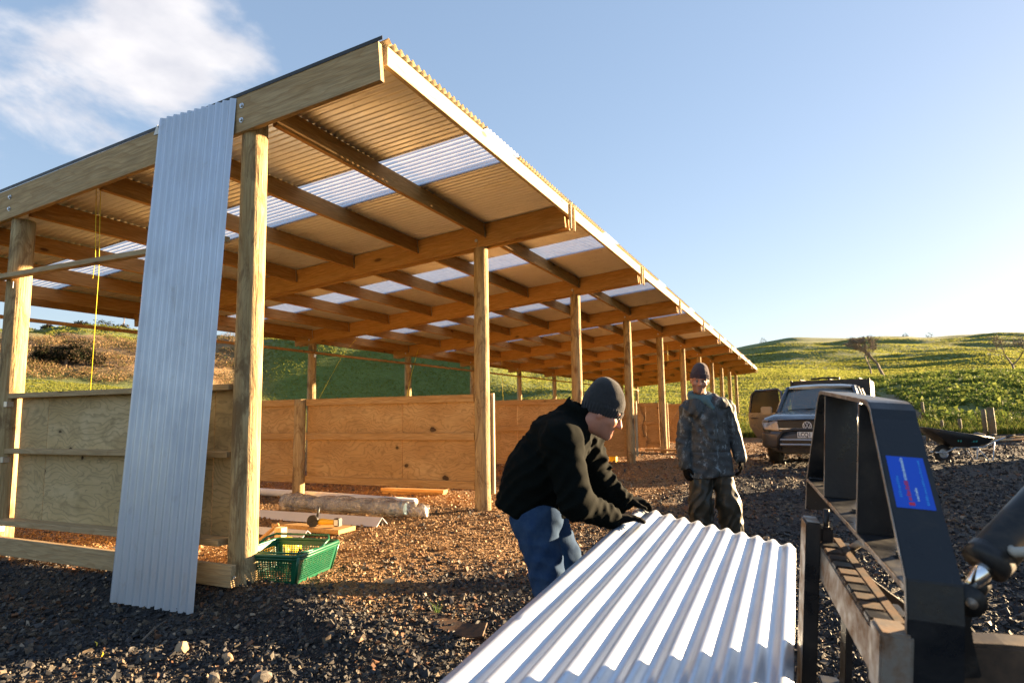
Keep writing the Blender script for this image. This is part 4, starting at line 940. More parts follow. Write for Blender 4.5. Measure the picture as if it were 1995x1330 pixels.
so = Soup(); so.box(GB, (0.235, -0.035, -0.040), (0.30, 0.035, 0.042)); so.obj('battery', M_BLACKPL, gr, False, 0.006)
so = Soup(); so.box(GB, (0.245, -0.0365, -0.028), (0.29, -0.0355, 0.030)); so.obj('battery_label', M_LABELW, gr)
so = Soup(); so.lathe(GB @ Matrix.Translation((-0.012, -0.045, 0.008)), [(0.062, 0), (0.062, 0.003), (0.02, 0.004), (0.012, 0.012)], 28); so.obj('cutting_disc', M_BLACKPL, gr)
so = Soup()
prof = [(0.068 * math.cos(a), 0.068 * math.sin(a) + 0.008) for a in np.linspace(0.3, math.pi + 0.5, 14)]
so.prism(GB @ Matrix.Translation((-0.012, 0, 0)), prof, -0.050, -0.022); so.obj('disc_guard', M_CYL, gr)
tube('side_handle', [GB @ V((0.005, 0, 0.03)), GB @ V((0.02, 0.0, 0.06)), GB @ V((0.035, 0, 0.16))], [0.010, 0.014, 0.011], M_BLACKPL, gr, 10)
yb = thing('tool_bag', 'crumpled yellow bag half hidden behind the corner pole', 'bag', (0.80, 0.42, gf))
def bag_sdf(P): return s_ell(P, (0.86, 0.44, gf + 0.07), (0.16, 0.14, 0.085)) + 0.02 * fbm(P[:, 0] * 12, P[:, 1] * 12, P[:, 2] * 12, 3, 91)
sdf_obj('bag_cloth', bag_sdf, (0.66, 0.26, gf - 0.02), (1.06, 0.62, gf + 0.2), 0.012, M_YELLOW, yb)
so = Soup(); so.box(Matrix.Translation((12.0, 0.57, gz(12, 0.57))), (-0.08, -0.085, 0), (0.08, 0.085, 0.15))
bx = thing('yellow_box', 'small square yellow box on the clay floor by a front pole', 'box', (12.0, 0.57, gz(12, .57)))
so.obj('body', M_YELLOW, bx, False, 0.008); so = Soup(); so.box(Matrix.Translation((12.0, 0.57, gz(12, 0.57) + 0.152)), (-0.084, -0.089, 0), (0.084, 0.089, 0.014)); so.obj('lid', M_YELLOW, bx, False, 0.004)
# shovel
sv = thing('shovel', 'long-handled shovel leaning against a far partition behind the standing man', 'shovel', (18.7, 0.8, 0))
tube('handle', [(18.72, 0.62, 0.42), (18.88, 0.34, 0.9), (19.06, 0.05, 1.40)], [0.02, 0.019, 0.017], M_BOARD, sv, 8)
so = Soup(); Ms = frame((18.70, 0.66, 0.36), (-0.10, 0.42, -0.9), (1, 0.2, 0))
so.prism(Ms @ Matrix.Rotation(math.pi / 2, 4, 'X'), [(0, -0.02), (0.06, -0.10), (0.26, -0.10), (0.34, -0.03), (0.35, 0), (0.34, 0.03), (0.26, 0.10), (0.06, 0.10), (0, 0.02)], -0.004, 0.004); so.obj('blade', M_RUST, sv)
tube('socket', [Ms @ V((-0.10, 0, 0)), Ms @ V((0.06, 0, 0))], [0.021, 0.017], M_CYL, sv, 8)
# rusty plate, weed, twigs, plastic scraps
gp = gz(0.12, -1.66)
so = Soup(); n = 12; vv = []
for i in range(n + 1):
    t = i / n; zc_ = gp + 0.008 + 0.05 * (2 * t - 1) ** 2 * (0.3 + 0.7 * t)
    p = V((0.25, -1.40, 0)).lerp(V((0.06, -1.93, 0)), t)
    vv += [(p.x - 0.10, p.y - 0.035, zc_ - 0.004), (p.x + 0.10, p.y + 0.035, zc_ + 0.006)]
so.add(vv, [(2 * i, 2 * i + 1, 2 * i + 3, 2 * i + 2) for i in range(n)]); o = so.obj('rusty_plate', M_RUST); o.modifiers.new('t', 'SOLIDIFY').thickness = 0.008
tag(o, 'bent strip of rusty plate half buried in gravel beside the held sheet', 'scrap metal')
def blades(name, c, n, h, spread, label, cat, col, seed, w=0.006):
    r = random.Random(seed); so = Soup()
    for i in range(n):
        a = r.uniform(0, 6.28); d = V((math.cos(a), math.sin(a), 0)); hh = h * r.uniform(0.5, 1.1); s = spread * r.uniform(0.2, 1.0); b = V(c) + d * r.uniform(0, 0.015)
        side = V((-d.y, d.x, 0)) * w
        p = [b, b + d * s * 0.35 + V((0, 0, hh * 0.6)), b + d * s + V((0, 0, hh))]
        so.add([p[0] - side, p[0] + side, p[1] + side * 0.8, p[1] - side * 0.8, p[2]], [(0, 1, 2, 3), (3, 2, 4)])
    me = mesh(so.v, so.f); col_attr(me, np.array(col)); return tag(obj(name, me, M_LEAF), label, cat)
blades('weed', (0.32, -1.437, gz(.32, -1.437)), 7, 0.11, 0.07, 'small tuft of green grass growing from the gravel by the rusty plate', 'weed', [(0.10, 0.18, 0.03)] * 35, 4, 0.003)
for i, (a, b, r_, lab) in enumerate((((-0.78, -0.03), (-0.47, 0.16), 0.008, 'bare brown stick lying on the gravel in front of the leaning sheet'), ((-0.60, 1.05), (-0.52, 1.16), 0.003, 'thin straw lying on dark gravel left of the leaning sheet'))):
    tag(tube('stick', [(a[0], a[1], gz(*a) + 0.02), ((a[0] + b[0]) / 2, (a[1] + b[1]) / 2 + 0.012, gz((a[0] + b[0]) / 2, (a[1] + b[1]) / 2) + 0.022), (b[0], b[1], gz(*b) + 0.02)], [r_, r_ * 0.8, r_ * 0.5], M_STICK, None, 6), lab, 'stick')
for i, (x, y, an, lab) in enumerate(((-0.94, 0.15, 0.9, 'upper of two curls of yellow plastic on the gravel'), (-1.03, -0.03, 0.6, 'lower of two curls of yellow plastic on the gravel'))):
    tag(tube('plastic_curl', [(x, y, gz(x, y) + 0.012), (x + 0.02 * math.cos(an), y + 0.02 * math.sin(an), gz(x, y) + 0.022), (x + 0.045 * math.cos(an + .3), y + 0.045 * math.sin(an + .3), gz(x, y) + 0.026)], [0.003, 0.004, 0.002], M_YELLOW, None, 5), lab, 'plastic scrap')
# ------------------------------------------------------------------ wheelbarrow
wbx, wby = 13.39, -6.47; wz = gz(wbx, wby)
wb = thing('wheelbarrow', 'black builder\'s wheelbarrow with galvanised handles at the yard edge', 'wheelbarrow', (wbx, wby, wz))
RH = V((RGT.x, RGT.y, 0)).normalized(); FH = V((FWD.x, FWD.y, 0)).normalized()
WBM = Matrix(((RH.x, FH.x, 0, wbx), (RH.y, FH.y, 0, wby), (0, 0, 1, wz), (0, 0, 0, 1)))
wh = Soup(); wh.lathe(WBM @ Matrix.Translation((0, -0.045, 0.185)), [(0.105, 0.0), (0.15, -0.005), (0.182, 0.015), (0.188, 0.045), (0.182, 0.075), (0.15, 0.095), (0.105, 0.09)], 28, False); tyre = wh.obj('tyre', M_RUBBER, wb, True)
wh = Soup(); wh.lathe(WBM @ Matrix.Translation((0, -0.042, 0.185)), [(0.0, 0.012), (0.03, 0.0), (0.04, 0.018), (0.085, 0.02), (0.108, 0.0), (0.108, 0.084), (0.0, 0.084)], 24); wh.obj('rim', M_GALV, wb, True)
tray = Soup()
outer = [[(-0.44, 0.0, 0.76), (-0.40, -0.27, 0.74), (0.2, -0.33, 0.63), (0.95, -0.28, 0.52), (1.00, 0.0, 0.52), (0.95, 0.28, 0.52), (0.2, 0.33, 0.63), (-0.40, 0.27, 0.74)],
         [(0.12, 0.0, 0.34), (0.14, -0.17, 0.335), (0.45, -0.20, 0.325), (0.76, -0.17, 0.335), (0.78, 0.0, 0.34), (0.76, 0.17, 0.335), (0.45, 0.20, 0.325), (0.14, 0.17, 0.335)]]
rings = [outer[0], [tuple(np.array(a) * 0.45 + np.array(b) * 0.55) for a, b in zip(*outer)], outer[1]]
vv = [WBM @ V(p) for rg in rings for p in rg]; ff = [(i * 8 + k, i * 8 + (k + 1) % 8, (i + 1) * 8 + (k + 1) % 8, (i + 1) * 8 + k) for i in range(2) for k in range(8)] + [tuple(range(16, 24))]
tray.add(vv, ff); tr_ = tray.obj('tray', M_BLACKPL, wb, True, fix=False); tr_.modifiers.new('t', 'SOLIDIFY').thickness = 0.02
tube('tray_rim', [WBM @ V(p) for p in outer[0] + [outer[0][0], outer[0][1]]], 0.012, M_BLACKPL, wb, 6)
for sy in (-1, 1):
    tube('frame_tube', [WBM @ V(p) for p in ((-0.22, sy * 0.09, 0.21), (0.0, sy * 0.10, 0.20), (0.18, sy * 0.17, 0.31), (0.75, sy * 0.22, 0.315), (1.05, sy * 0.25, 0.46), (1.25, sy * 0.27, 0.53))], 0.017, M_GALV, wb, 8)
    tube('grip', [WBM @ V((1.22, sy * 0.27, 0.52)), WBM @ V((1.42, sy * 0.27, 0.565))], 0.021, M_BLACKPL, wb, 8)
    tube('stand_leg', [WBM @ V(p) for p in ((0.62, sy * 0.21, 0.31), (0.82, sy * 0.24, 0.03), (0.92, sy * 0.24, 0.03), (0.98, sy * 0.24, 0.42))], 0.015, M_GALV, wb, 8)
TXM = WBM @ frame((0.36, -0.268, 0.46), (1, 0, -0.04), (0, -0.93, -0.36))

rb = rock_mesh(44, (.18, .14, .10)); tag(obj('rubble_lump', rb, M_ROCKG, None, WBM @ Matrix.Translation((0.80, 0, 0.54))), 'grey lump of rubble sitting in the wheelbarrow tray', 'rubble')

def print_row(name, M, x0, x1, h, n, mat, parent, seed):
    """row of small unreadable printed strokes"""
    r = random.Random(seed); so = Soup(); x = x0
    while x < x1:
        w = (x1 - x0) / n * r.uniform(0.45, 0.8); hh = h * r.choice((0.7, 0.75, 1.0))
        so.add([M @ V((x, -h / 2, 0)), M @ V((x + w, -h / 2, 0)), M @ V((x + w, -h / 2 + hh, 0)), M @ V((x, -h / 2 + hh, 0))], [(0, 1, 2, 3)]); x += (x1 - x0) / n
    return so.obj(name, mat, parent, fix=False)
print_row('tray_lettering', TXM, -0.18, 0.26, 0.055, 8, M_TEAL, wb, 1); print_row('tray_lettering', TXM @ Matrix.Translation((0, 0.085, 0)), -0.16, 0.0, 0.04, 4, M_TEAL, wb, 2)
# ------------------------------------------------------------------ pickup truck
tk_p = V((11.6, -3.80, 0)); tk_p.z = gz(tk_p.x + 1, tk_p.y)
ta = math.radians(-9)
TM = Matrix.Translation(tk_p) @ Matrix.Rotation(ta, 4, 'Z')       # local x back along the truck, y to its right-hand (image-left) side, z up
truck = thing('pickup_truck', 'muddy dark grey double-cab pickup with a rear door open and black canopy', 'pickup', tk_p)
def tpo(name, so, mat, smooth=False, bevel=0.0, parent=None):
    """truck part kept in truck coordinates, so that its mud is graded by height above ground"""
    o = so.obj(name, mat, None, smooth, bevel)
    o.parent = parent or truck; WM[o.name] = TM; o.matrix_parent_inverse = WM[(parent or truck).name].inverted(); o.matrix_basis = TM
    return o
I4 = Matrix.Identity(4)
def loft(so, stations, cap=True, mirror=True):
    rings = []
    for x, half in stations:
        rg = [(x, y, z) for y, z in half]
        if mirror: rg = rg + [(x, -y, z) for y, z in reversed(half)]
        rings.append(rg)
    n = len(rings[0]); v = [p for r in rings for p in r]
    f = [(i * n + k, i * n + (k + 1) % n, (i + 1) * n + (k + 1) % n, (i + 1) * n + k) for i in range(len(rings) - 1) for k in range(n)]
    if cap: f += [tuple(range(n)), tuple((len(rings) - 1) * n + k for k in range(n - 1, -1, -1))]
    return so.add(v, f)
body = Soup()
loft(body, [(0.02, [(0.62, .50), (0.80, .60), (0.84, .80), (0.80, .955), (0.60, 1.00), (0.0, 1.015)]),
            (0.10, [(0.66, .46), (0.90, .56), (0.925, .80), (0.885, 1.00), (0.68, 1.055), (0.0, 1.075)]),
            (0.30, [(0.70, .44), (0.955, .56), (0.965, .82), (0.925, 1.03), (0.72, 1.10), (0.0, 1.125)]),
            (0.85, [(0.70, .44), (0.965, .56), (0.975, .84), (0.945, 1.065), (0.74, 1.145), (0.0, 1.175)]),
            (1.38, [(0.70, .44), (0.965, .56), (0.975, .86), (0.955, 1.085), (0.80, 1.165), (0.0, 1.20)]),
            (1.60, [(0.70, .44), (0.965, .56), (0.975, .86), (0.955, 1.10), (0.88, 1.14), (0.0, 1.14)]),
            (3.60, [(0.70, .44), (0.965, .56), (0.975, .86), (0.955, 1.10), (0.88, 1.14), (0.0, 1.14)]),
            (3.66, [(0.70, .46), (0.95, .58), (0.955, .86), (0.93, 1.08), (0.86, 1.10), (0.0, 1.10)])])
tpo('body', body, M_CARPAINT, True)
hl = Soup()
for sgn in (1, -1): hl.tube([(0.14, sgn * 0.56, 1.068), (0.6, sgn * 0.60, 1.118), (1.3, sgn * 0.66, 1.172)], [0.012, 0.016, 0.012], 6)
tpo('bonnet_crease', hl, M_CARPAINT, True)
roof = Soup()
loft(roof, [(2.02, [(0.70, 1.700), (0.66, 1.735), (0.40, 1.755), (0, 1.765)]), (2.20, [(0.745, 1.715), (0.70, 1.775), (0.40, 1.805), (0, 1.815)]), (2.9, [(0.755, 1.72), (0.71, 1.79), (0.40, 1.825), (0, 1.835)]), (3.45, [(0.74, 1.70), (0.69, 1.765), (0.40, 1.80), (0, 1.81)]), (3.56, [(0.73, 1.66), (0.68, 1.71), (0.40, 1.74), (0, 1.75)])])
tpo('roof', roof, M_CARPAINT, True)
for s_ in (1, -1):
    for nm, a, b, r_ in (('pillar', (1.42, s_ * 0.865, 1.13), (2.10, s_ * 0.715, 1.735), 0.045), ('pillar', (2.62, s_ * 0.905, 1.12), (2.66, s_ * 0.745, 1.73), 0.05), ('pillar', (3.60, s_ * 0.885, 1.10), (3.48, s_ * 0.725, 1.70), 0.075)):
        p = Soup(); p.tube([a, tuple((np.array(a) + np.array(b)) / 2 + np.array([0, s_ * 0.015, 0])), b], r_, 8); tpo(nm, p, M_CARPAINT, True)
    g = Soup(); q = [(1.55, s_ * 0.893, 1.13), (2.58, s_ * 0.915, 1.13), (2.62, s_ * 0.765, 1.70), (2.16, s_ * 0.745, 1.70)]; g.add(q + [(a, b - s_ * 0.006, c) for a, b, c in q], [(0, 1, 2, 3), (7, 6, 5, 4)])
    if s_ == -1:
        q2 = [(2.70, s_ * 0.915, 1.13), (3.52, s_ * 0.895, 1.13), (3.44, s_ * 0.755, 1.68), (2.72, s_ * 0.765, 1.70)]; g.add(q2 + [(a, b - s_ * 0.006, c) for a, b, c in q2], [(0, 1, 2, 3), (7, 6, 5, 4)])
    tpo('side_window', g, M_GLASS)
g = Soup(); ny = 9; vv = []
for i in range(ny):
    t = -1 + 2 * i / (ny - 1); bow = 0.10 * t * t
    vv += [(1.385 + bow, t * 0.85, 1.165 - 0.02 * abs(t)), (2.06 + bow * 0.6, t * 0.70, 1.745 - 0.03 * abs(t))]
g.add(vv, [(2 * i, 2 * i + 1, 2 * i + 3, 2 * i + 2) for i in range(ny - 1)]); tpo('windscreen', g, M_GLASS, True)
it = Soup()
for yy in (-0.42, 0.42):
    it.box(I4, (2.35, yy - 0.24, 0.95), (2.52, yy + 0.24, 1.45)); it.box(I4, (2.40, yy - 0.12, 1.47), (2.50, yy + 0.12, 1.62))
it.box(I4, (1.62, -0.80, 0.9), (1.95, 0.80, 1.16)); it.box(I4, (3.2, -0.75, 0.95), (3.35, 0.75, 1.5))
tpo('seats', it, M_GLASSIN, False, 0.04)
sw = Soup(); sw.tube([(2.0 + 0.06 * math.sin(a), 0.42 + 0.19 * math.cos(a), 1.17 + 0.17 * math.sin(a)) for a in np.linspace(0, 6.4, 20)], 0.014, 6); tpo('steering_wheel', sw, M_BLACKPL)
wi = Soup()
for y0_ in (-0.1, 0.62): wi.tube([(1.37, y0_, 1.19), (1.42, y0_ - 0.30, 1.215), (1.46, y0_ - 0.58, 1.225)], 0.012, 6)
tpo('wiper', wi, M_BLACKPL)
# front end
gr_ = Soup(); gr_.box(I4, (-0.012, -0.60, 0.765), (0.06, 0.60, 0.975)); tpo('grille', gr_, M_BLACKPL, False, 0.015)
for z_ in (0.80, 0.915):
    b_ = Soup(); b_.box(I4, (-0.028, -0.60, z_ - 0.012), (-0.008, 0.60, z_ + 0.012)); tpo('grille_bar', b_, M_GALV if z_ < .85 else M_BLACKPL, False, 0.004)
lip = Soup(); lip.tube([(0.03, -0.80, 0.965), (-0.02, -0.5, 0.99), (-0.035, 0, 1.0), (-0.02, 0.5, 0.99), (0.03, 0.80, 0.965)], 0.022, 8); tpo('bonnet_lip', lip, M_CARPAINT, True)
for s_ in (1, -1):
    h_ = Soup(); pts4 = [(-0.030, s_ * 0.58, 0.765), (0.00, s_ * 0.885, 0.795), (0.075, s_ * 0.945, 0.93), (0.03, s_ * 0.90, 1.005), (-0.028, s_ * 0.60, 0.965)]
    h_.add(pts4 + [(a + 0.06, b, c) for a, b, c in pts4], [(0, 1, 2, 3, 4), (9, 8, 7, 6, 5)] + [(i, i + 5, (i + 1) % 5 + 5, (i + 1) % 5) for i in range(5)])
    hd = tpo('headlight', h_, M_LAMP, False, 0.008)
    for yy, zz, rr in ((0.69, 0.865, 0.062), (0.82, 0.88, 0.055)):
        l_ = Soup(); l_.lathe(Matrix.Translation((-0.018 + 0.02 * (yy > .75), s_ * yy, zz)) @ Matrix.Rotation(-math.pi / 2, 4, 'Z'), [(rr, 0.0), (rr, -0.015), (rr * 0.75, -0.012), (rr * 0.5, -0.002), (0.001, 0.0)], 16); tpo('lamp_bowl', l_, M_LAMP, True, 0, hd)
    l_ = Soup(); l_.add([(a - 0.018, b, c) for a, b, c in pts4], [(0, 1, 2, 3, 4)]); tpo('lens', l_, M_LENS, False, 0, hd)
    f_ = Soup(); f_.lathe(Matrix.Translation((0.0, s_ * 0.70, 0.615)) @ Matrix.Rotation(-math.pi / 2, 4, 'Z') @ Matrix.Diagonal((1.5, 1, 0.7, 1)), [(0.065, 0.0), (0.065, -0.05), (0.03, -0.03), (0.001, -0.02)], 16); tpo('fog_lamp', f_, M_LAMP, True)
bp = Soup(); loft(bp, [(-0.075, [(0.55, .42), (0.62, .46), (0.62, .66), (0.55, .715), (0, .72)]), (-0.05, [(0.74, .40), (0.80, .45), (0.80, .68), (0.72, .735), (0, .74)]), (0.10, [(0.90, .38), (0.955, .44), (0.955, .70), (0.88, .75), (0, .755)]), (0.34, [(0.92, .38), (0.975, .44), (0.975, .70), (0.90, .75), (0, .755)])]); tpo('bumper', bp, M_CARPAINT, True)
ap = Soup(); ap.box(I4, (-0.082, -0.50, 0.43), (-0.05, 0.50, 0.57)); tpo('lower_grille', ap, M_BLACKPL, False, 0.01)
sk = Soup(); loft(sk, [(-0.02, [(0.45, .30), (0.70, .33), (0.78, .43), (0, .43)]), (0.4, [(0.5, .24), (0.80, .28), (0.90, .42), (0, .42)])]); tpo('sump_guard', sk, M_TRIMBK, True)
# nudge bar
for nm, pth, r_ in (('nudge_bar', [(-0.05, 0.58, 0.36), (-0.13, 0.58, 0.42), (-0.16, 0.56, 0.60), (-0.14, 0.47, 0.74), (-0.13, 0.30, 0.775), (-0.13, -0.30, 0.775), (-0.14, -0.47, 0.74), (-0.16, -0.56, 0.60), (-0.13, -0.58, 0.42), (-0.05, -0.58, 0.36)], 0.038), ):
    p = Soup(); p.tube(pth, r_, 10); tpo(nm, p, M_BLACKPL, True)
for z_ in (0.57, 0.47):
    p = Soup(); p.tube([(-0.155, -0.54, z_), (-0.165, 0, z_), (-0.155, 0.54, z_)], 0.022, 8); tpo('nudge_bar_rail', p, M_GALV, True)
# number plate: only the visible characters
pl = Soup(); pl.box(I4, (-0.185, -0.18, 0.615), (-0.178, 0.18, 0.74)); plo = tpo('number_plate', pl, M_PLATEW)
text_part('plate_characters', 'LCQ1', 0.125, TM @ Matrix(((0, 0, -1, -0.1865), (-1, 0, 0, 0.165), (0, 1, 0, 0.676), (0, 0, 0, 1))), M_INK, plo, 'LEFT', 0.0004, 0.80)
# round badge with interlocked letters
bd = Soup(); BMx = Matrix(((0, 0, -1, -0.045), (-1, 0, 0, 0), (0, 1, 0, 0.865), (0, 0, 0, 1)))
bdo = Soup(); bdo.lathe(Matrix.Translation((-0.02, 0, 0.865)) @ Matrix.Rotation(-math.pi / 2, 4, 'Z'), [(0.088, 0), (0.088, -0.018), (0.0, -0.018)], 28); bdo = tpo('badge', bdo, M_INK)
rg_ = Soup(); rg_.tube([BMx @ V((0.083 * math.cos(a), 0.083 * math.sin(a), 0)) for a in np.linspace(0, 2 * math.pi, 33)], 0.008, 6); tpo('badge_ring', rg_, M_BADGE, True, 0, bdo)
lt = Soup()
for a, b in (((-0.036, 0.066), (0.0, 0.010)), ((0.0, 0.010), (0.036, 0.066)), ((-0.066, 0.040), (-0.034, -0.062)), ((-0.034, -0.062), (0.0, 0.004)), ((0.0, 0.004), (0.034, -0.062)), ((0.034, -0.062), (0.066, 0.040))):
    lt.tube([BMx @ V((a[0], a[1], 0.001)), BMx @ V((b[0], b[1], 0.001))], 0.0075, 6)
tpo('badge_letters', lt, M_BADGE, False, 0, bdo)
# wheels, arches
for x_, s_ in ((0.92, 1), (0.92, -1), (4.02, 1), (4.02, -1)):
    w_ = Soup(); w_.lathe(Matrix.Translation((x_, s_ * 0.84 - 0.12, 0.385)), [(0.21, 0.0), (0.33, -0.005), (0.375, 0.02), (0.39, 0.06), (0.39, 0.18), (0.375, 0.22), (0.33, 0.245), (0.21, 0.24)], 30, False); wo = tpo('wheel', w_, M_RUBBER, True)
    w_ = Soup(); w_.lathe(Matrix.Translation((x_, s_ * 0.84 - 0.10, 0.385)), [(0.0, 0.03), (0.05, 0.01), (0.12, 0.05), (0.215, 0.01), (0.215, 0.20), (0.12, 0.17), (0.0, 0.19)], 20); tpo('rim', w_, M_TRIMBK, True, 0, wo)
    a_ = Soup(); a_.tube([(x_ + 0.46 * math.cos(t), s_ * 0.955, 0.40 + 0.46 * math.sin(t)) for t in np.linspace(0.05, math.pi - 0.05, 14)], 0.035, 6)
    if x_ < 2: tpo('wheel_arch', a_, M_TRIMBK, True)
for s_ in (1, -1):
    m_ = Soup(); m_.box(I4, (1.60, s_ * 1.16 - 0.125, 1.10), (1.72, s_ * 1.16 + 0.125, 1.29)); m_.box(I4, (1.66, min(s_ * 0.90, s_ * 1.06), 1.10), (1.72, max(s_ * 0.90, s_ * 1.06), 1.14)); tpo('mirror', m_, M_CARPAINT, True, 0.03)
# open rear door, swung out about the middle pillar
DM = Matrix.Translation((2.68, 0.955, 0)) @ Matrix.Rotation(math.radians(79), 4, 'Z')
d_ = Soup(); pr_ = [(0.0, .50), (0.45, .44), (0.72, .50), (0.90, .78), (0.93, 1.12), (0.90, 1.14), (0.0, 1.14)]
d_.prism(DM, pr_, -0.05, 0.05); dr = tpo('rear_door', d_, M_CARPAINT, False, 0.015)
fr_ = Soup(); fr_.tube([DM @ V(p) for p in ((0.03, 0, 1.12), (0.04, 0.0, 1.66), (0.12, 0, 1.73), (0.72, 0, 1.70), (0.82, 0, 1.60), (0.90, 0, 1.12))], 0.035, 8); tpo('window_frame', fr_, M_CARPAINT, True, 0, dr)
gl_ = Soup(); gl_.prism(DM, [(0.06, 1.13), (0.88, 1.13), (0.80, 1.60), (0.72, 1.67), (0.12, 1.70)], -0.004, 0.004); tpo('window', gl_, M_DARKGLASS, False, 0, dr)
ln_ = Soup(); ln_.prism(DM, [(0.05, .55), (0.70, .55), (0.84, .80), (0.86, 1.10), (0.05, 1.10)], -0.075, -0.052); tpo('door_lining', ln_, M_GLASSIN, False, 0, dr)
hd_ = Soup(); hd_.tube([DM @ V((0.68, 0.075, 1.0)), DM @ V((0.76, 0.085, 1.0)), DM @ V((0.84, 0.075, 1.0))], 0.016, 6); tpo('handle', hd_, M_BLACKPL, True, 0, dr)
# canopy behind the cab
cn = Soup(); loft(cn, [(3.78, [(0.93, 1.0), (0.93, 1.93), (0.88, 1.965), (0, 1.975)]), (5.25, [(0.93, 1.0), (0.93, 1.93), (0.88, 1.965), (0, 1.975)])]); tpo('canopy', cn, M_BLACKPL, False, 0.02)
cf = Soup()
for s_ in (1, -1): cf.box(I4, (3.73, s_ * 0.92 - 0.03, 1.0), (3.80, s_ * 0.92 + 0.03, 1.98))
tpo('canopy_frame', cf, M_TRIMBK, False, 0.008)
rk = Soup()
for y_ in (-0.7, 0.0, 0.7): rk.tube([(3.75, y_, 1.99), (5.2, y_, 1.99)], 0.02, 6)
rk.tube([(3.85, -0.25, 2.01), (3.9, 0.15, 2.03), (3.95, 0.45, 2.01)], 0.03, 6); tpo('roof_rack', rk, M_TRIMBK, True)
ty = Soup(); ty.box(I4, (3.70, -0.95, 0.62), (5.30, 0.95, 1.0)); tpo('tray', ty, M_CARPAINT, False, 0.02)
# ------------------------------------------------------------------ tractor loader carrying the sheets
LG = V((0.99002, 0.12656, 0.06194)); LQ = V((0.13123, -0.98825, -0.07831)); LN = V((-0.05130, -0.08566, 0.99500)); LO = V((-1.924, -3.934, 0.759))
LM = Matrix(((LG.x, LQ.x, LN.x, LO.x), (LG.y, LQ.y, LN.y, LO.y), (LG.z, LQ.z, LN.z, LO.z), (0, 0, 0, 1)))   # local: along the carriage, towards the tractor, up
ld = thing('tractor_loader', 'black front-end loader with pallet forks, guard frame and hydraulic cylinder', 'loader', (-1.2, -5.6, gz(-1.2, -5.6)))
PW, PT = 0.105, 0.012
def plate(name, path, mat=M_BLACKPAINT, w0=0.0, w1=PW, t=PT, bev=0.002, parent=None):
    """flat bar of width w0..w1 (towards the tractor) following path in the carriage plane"""
    n = len(path); L, Rr = [], []
    for i in range(n):
        a = np.array(path[max(i - 1, 0)]); b = np.array(path[min(i + 1, n - 1)]); d = (b - a) / np.linalg.norm(b - a); nn = np.array([-d[1], d[0]]) * t
        L.append(np.array(path[i])); Rr.append(np.array(path[i]) + nn)
    so = Soup(); v = []
    for i in range(n):
        for (g, h) in (L[i], Rr[i]):
            for q in (w0, w1): v.append(LM @ V((g, q, h)))
    f = []
    for i in range(n - 1):
        a, b = 4 * i, 4 * i + 4
        f += [(a, b, b + 1, a + 1), (a + 2, a + 3, b + 3, b + 2), (a, a + 2, b + 2, b), (a + 1, b + 1, b + 3, a + 3)]
    f += [(0, 1, 3, 2), (4 * n - 4, 4 * n - 2, 4 * n - 1, 4 * n - 3)]
    so.add(v, f); return so.obj(name, mat, parent or ld, False, bev)
# guard: near bar, top, far bar in one bent flat; shelf and two uprights inside
def arc(c, r, a0, a1, n=5): return [(c[0] + r * math.cos(a), c[1] + r * math.sin(a)) for a in np.linspace(math.radians(a0), math.radians(a1), n)]
gp_ = [(-0.02, -0.55), (-0.012, -0.05)] + [(0.0, 0.02)] + [(0.325, 0.335), (0.345, 0.358), (0.375, 0.372), (0.41, 0.376)] + [(1.13, 0.376), (1.165, 0.370), (1.185, 0.350)] + [(1.415, 0.01), (1.42, -0.03), (1.42, -0.12)]
guard = plate('guard_frame', gp_)
plate('guard_shelf', [(0.0, 0.0), (1.405, 0.0)])
plate('guard_upright', [(0.470, 0.012), (0.480, 0.372)], t=0.014); plate('guard_upright', [(1.0, 0.012), (1.035, 0.372)], t=0.014)
# worn bright edges on the front of the flats
for pth in (gp_, [(0.0, 0.0), (1.405, 0.0)], [(0.470, 0.012), (0.480, 0.372)], [(1.0, 0.012), (1.035, 0.372)]): plate('worn_edge', pth, M_WORN, -0.0016, -0.0002, PT * 0.96, 0)
# sticker on the slanted near bar
SA, SB = np.array((0.0, 0.02)), np.array((0.325, 0.335)); sdv = (SB - SA) / np.linalg.norm(SB - SA); snn = np.array([-sdv[1], sdv[0]])
def sp(along, q, off=0.0006):
    p = SA + sdv * along + snn * (PT + off); return LM @ V((p[0], q, p[1]))
s0, s1 = 0.180, 0.330
st = Soup(); st.add([sp(s0, 0.012), sp(s0, 0.092), sp(s1, 0.092), sp(s1, 0.012)], [(0, 1, 2, 3)]); sto = st.obj('sticker', M_BLUESTICK, ld, fix=False)
xd = (sp(1, 0.05) - sp(0, 0.05)).normalized(); qd = LQ; nd_ = xd.cross(qd).normalized() * -1
def srow(q, a0, a1, h, n, mat, sd, name='sticker_print'):
    o0 = sp(s0, q, 0.0010); M_ = Matrix(((xd.x, -qd.x, nd_.x, o0.x), (xd.y, -qd.y, nd_.y, o0.y), (xd.z, -qd.z, nd_.z, o0.z), (0, 0, 0, 1)))
    print_row(name, M_, a0, a1, h, n, mat, sto, sd)
srow(0.043, 0.080, 0.142, 0.0075, 12, M_STWHITE, 1); srow(0.043, 0.022, 0.078, 0.0085, 9, M_STRED, 2); srow(0.026, 0.030, 0.085, 0.006, 9, M_STCYAN, 3)
srow(0.060, 0.022, 0.060, 0.006, 7, M_STWHITE, 4); srow(0.079, 0.012, 0.142, 0.0055, 20, M_STCYAN, 5); srow(0.043, 0.008, 0.020, 0.017, 1, M_STRED, 6)
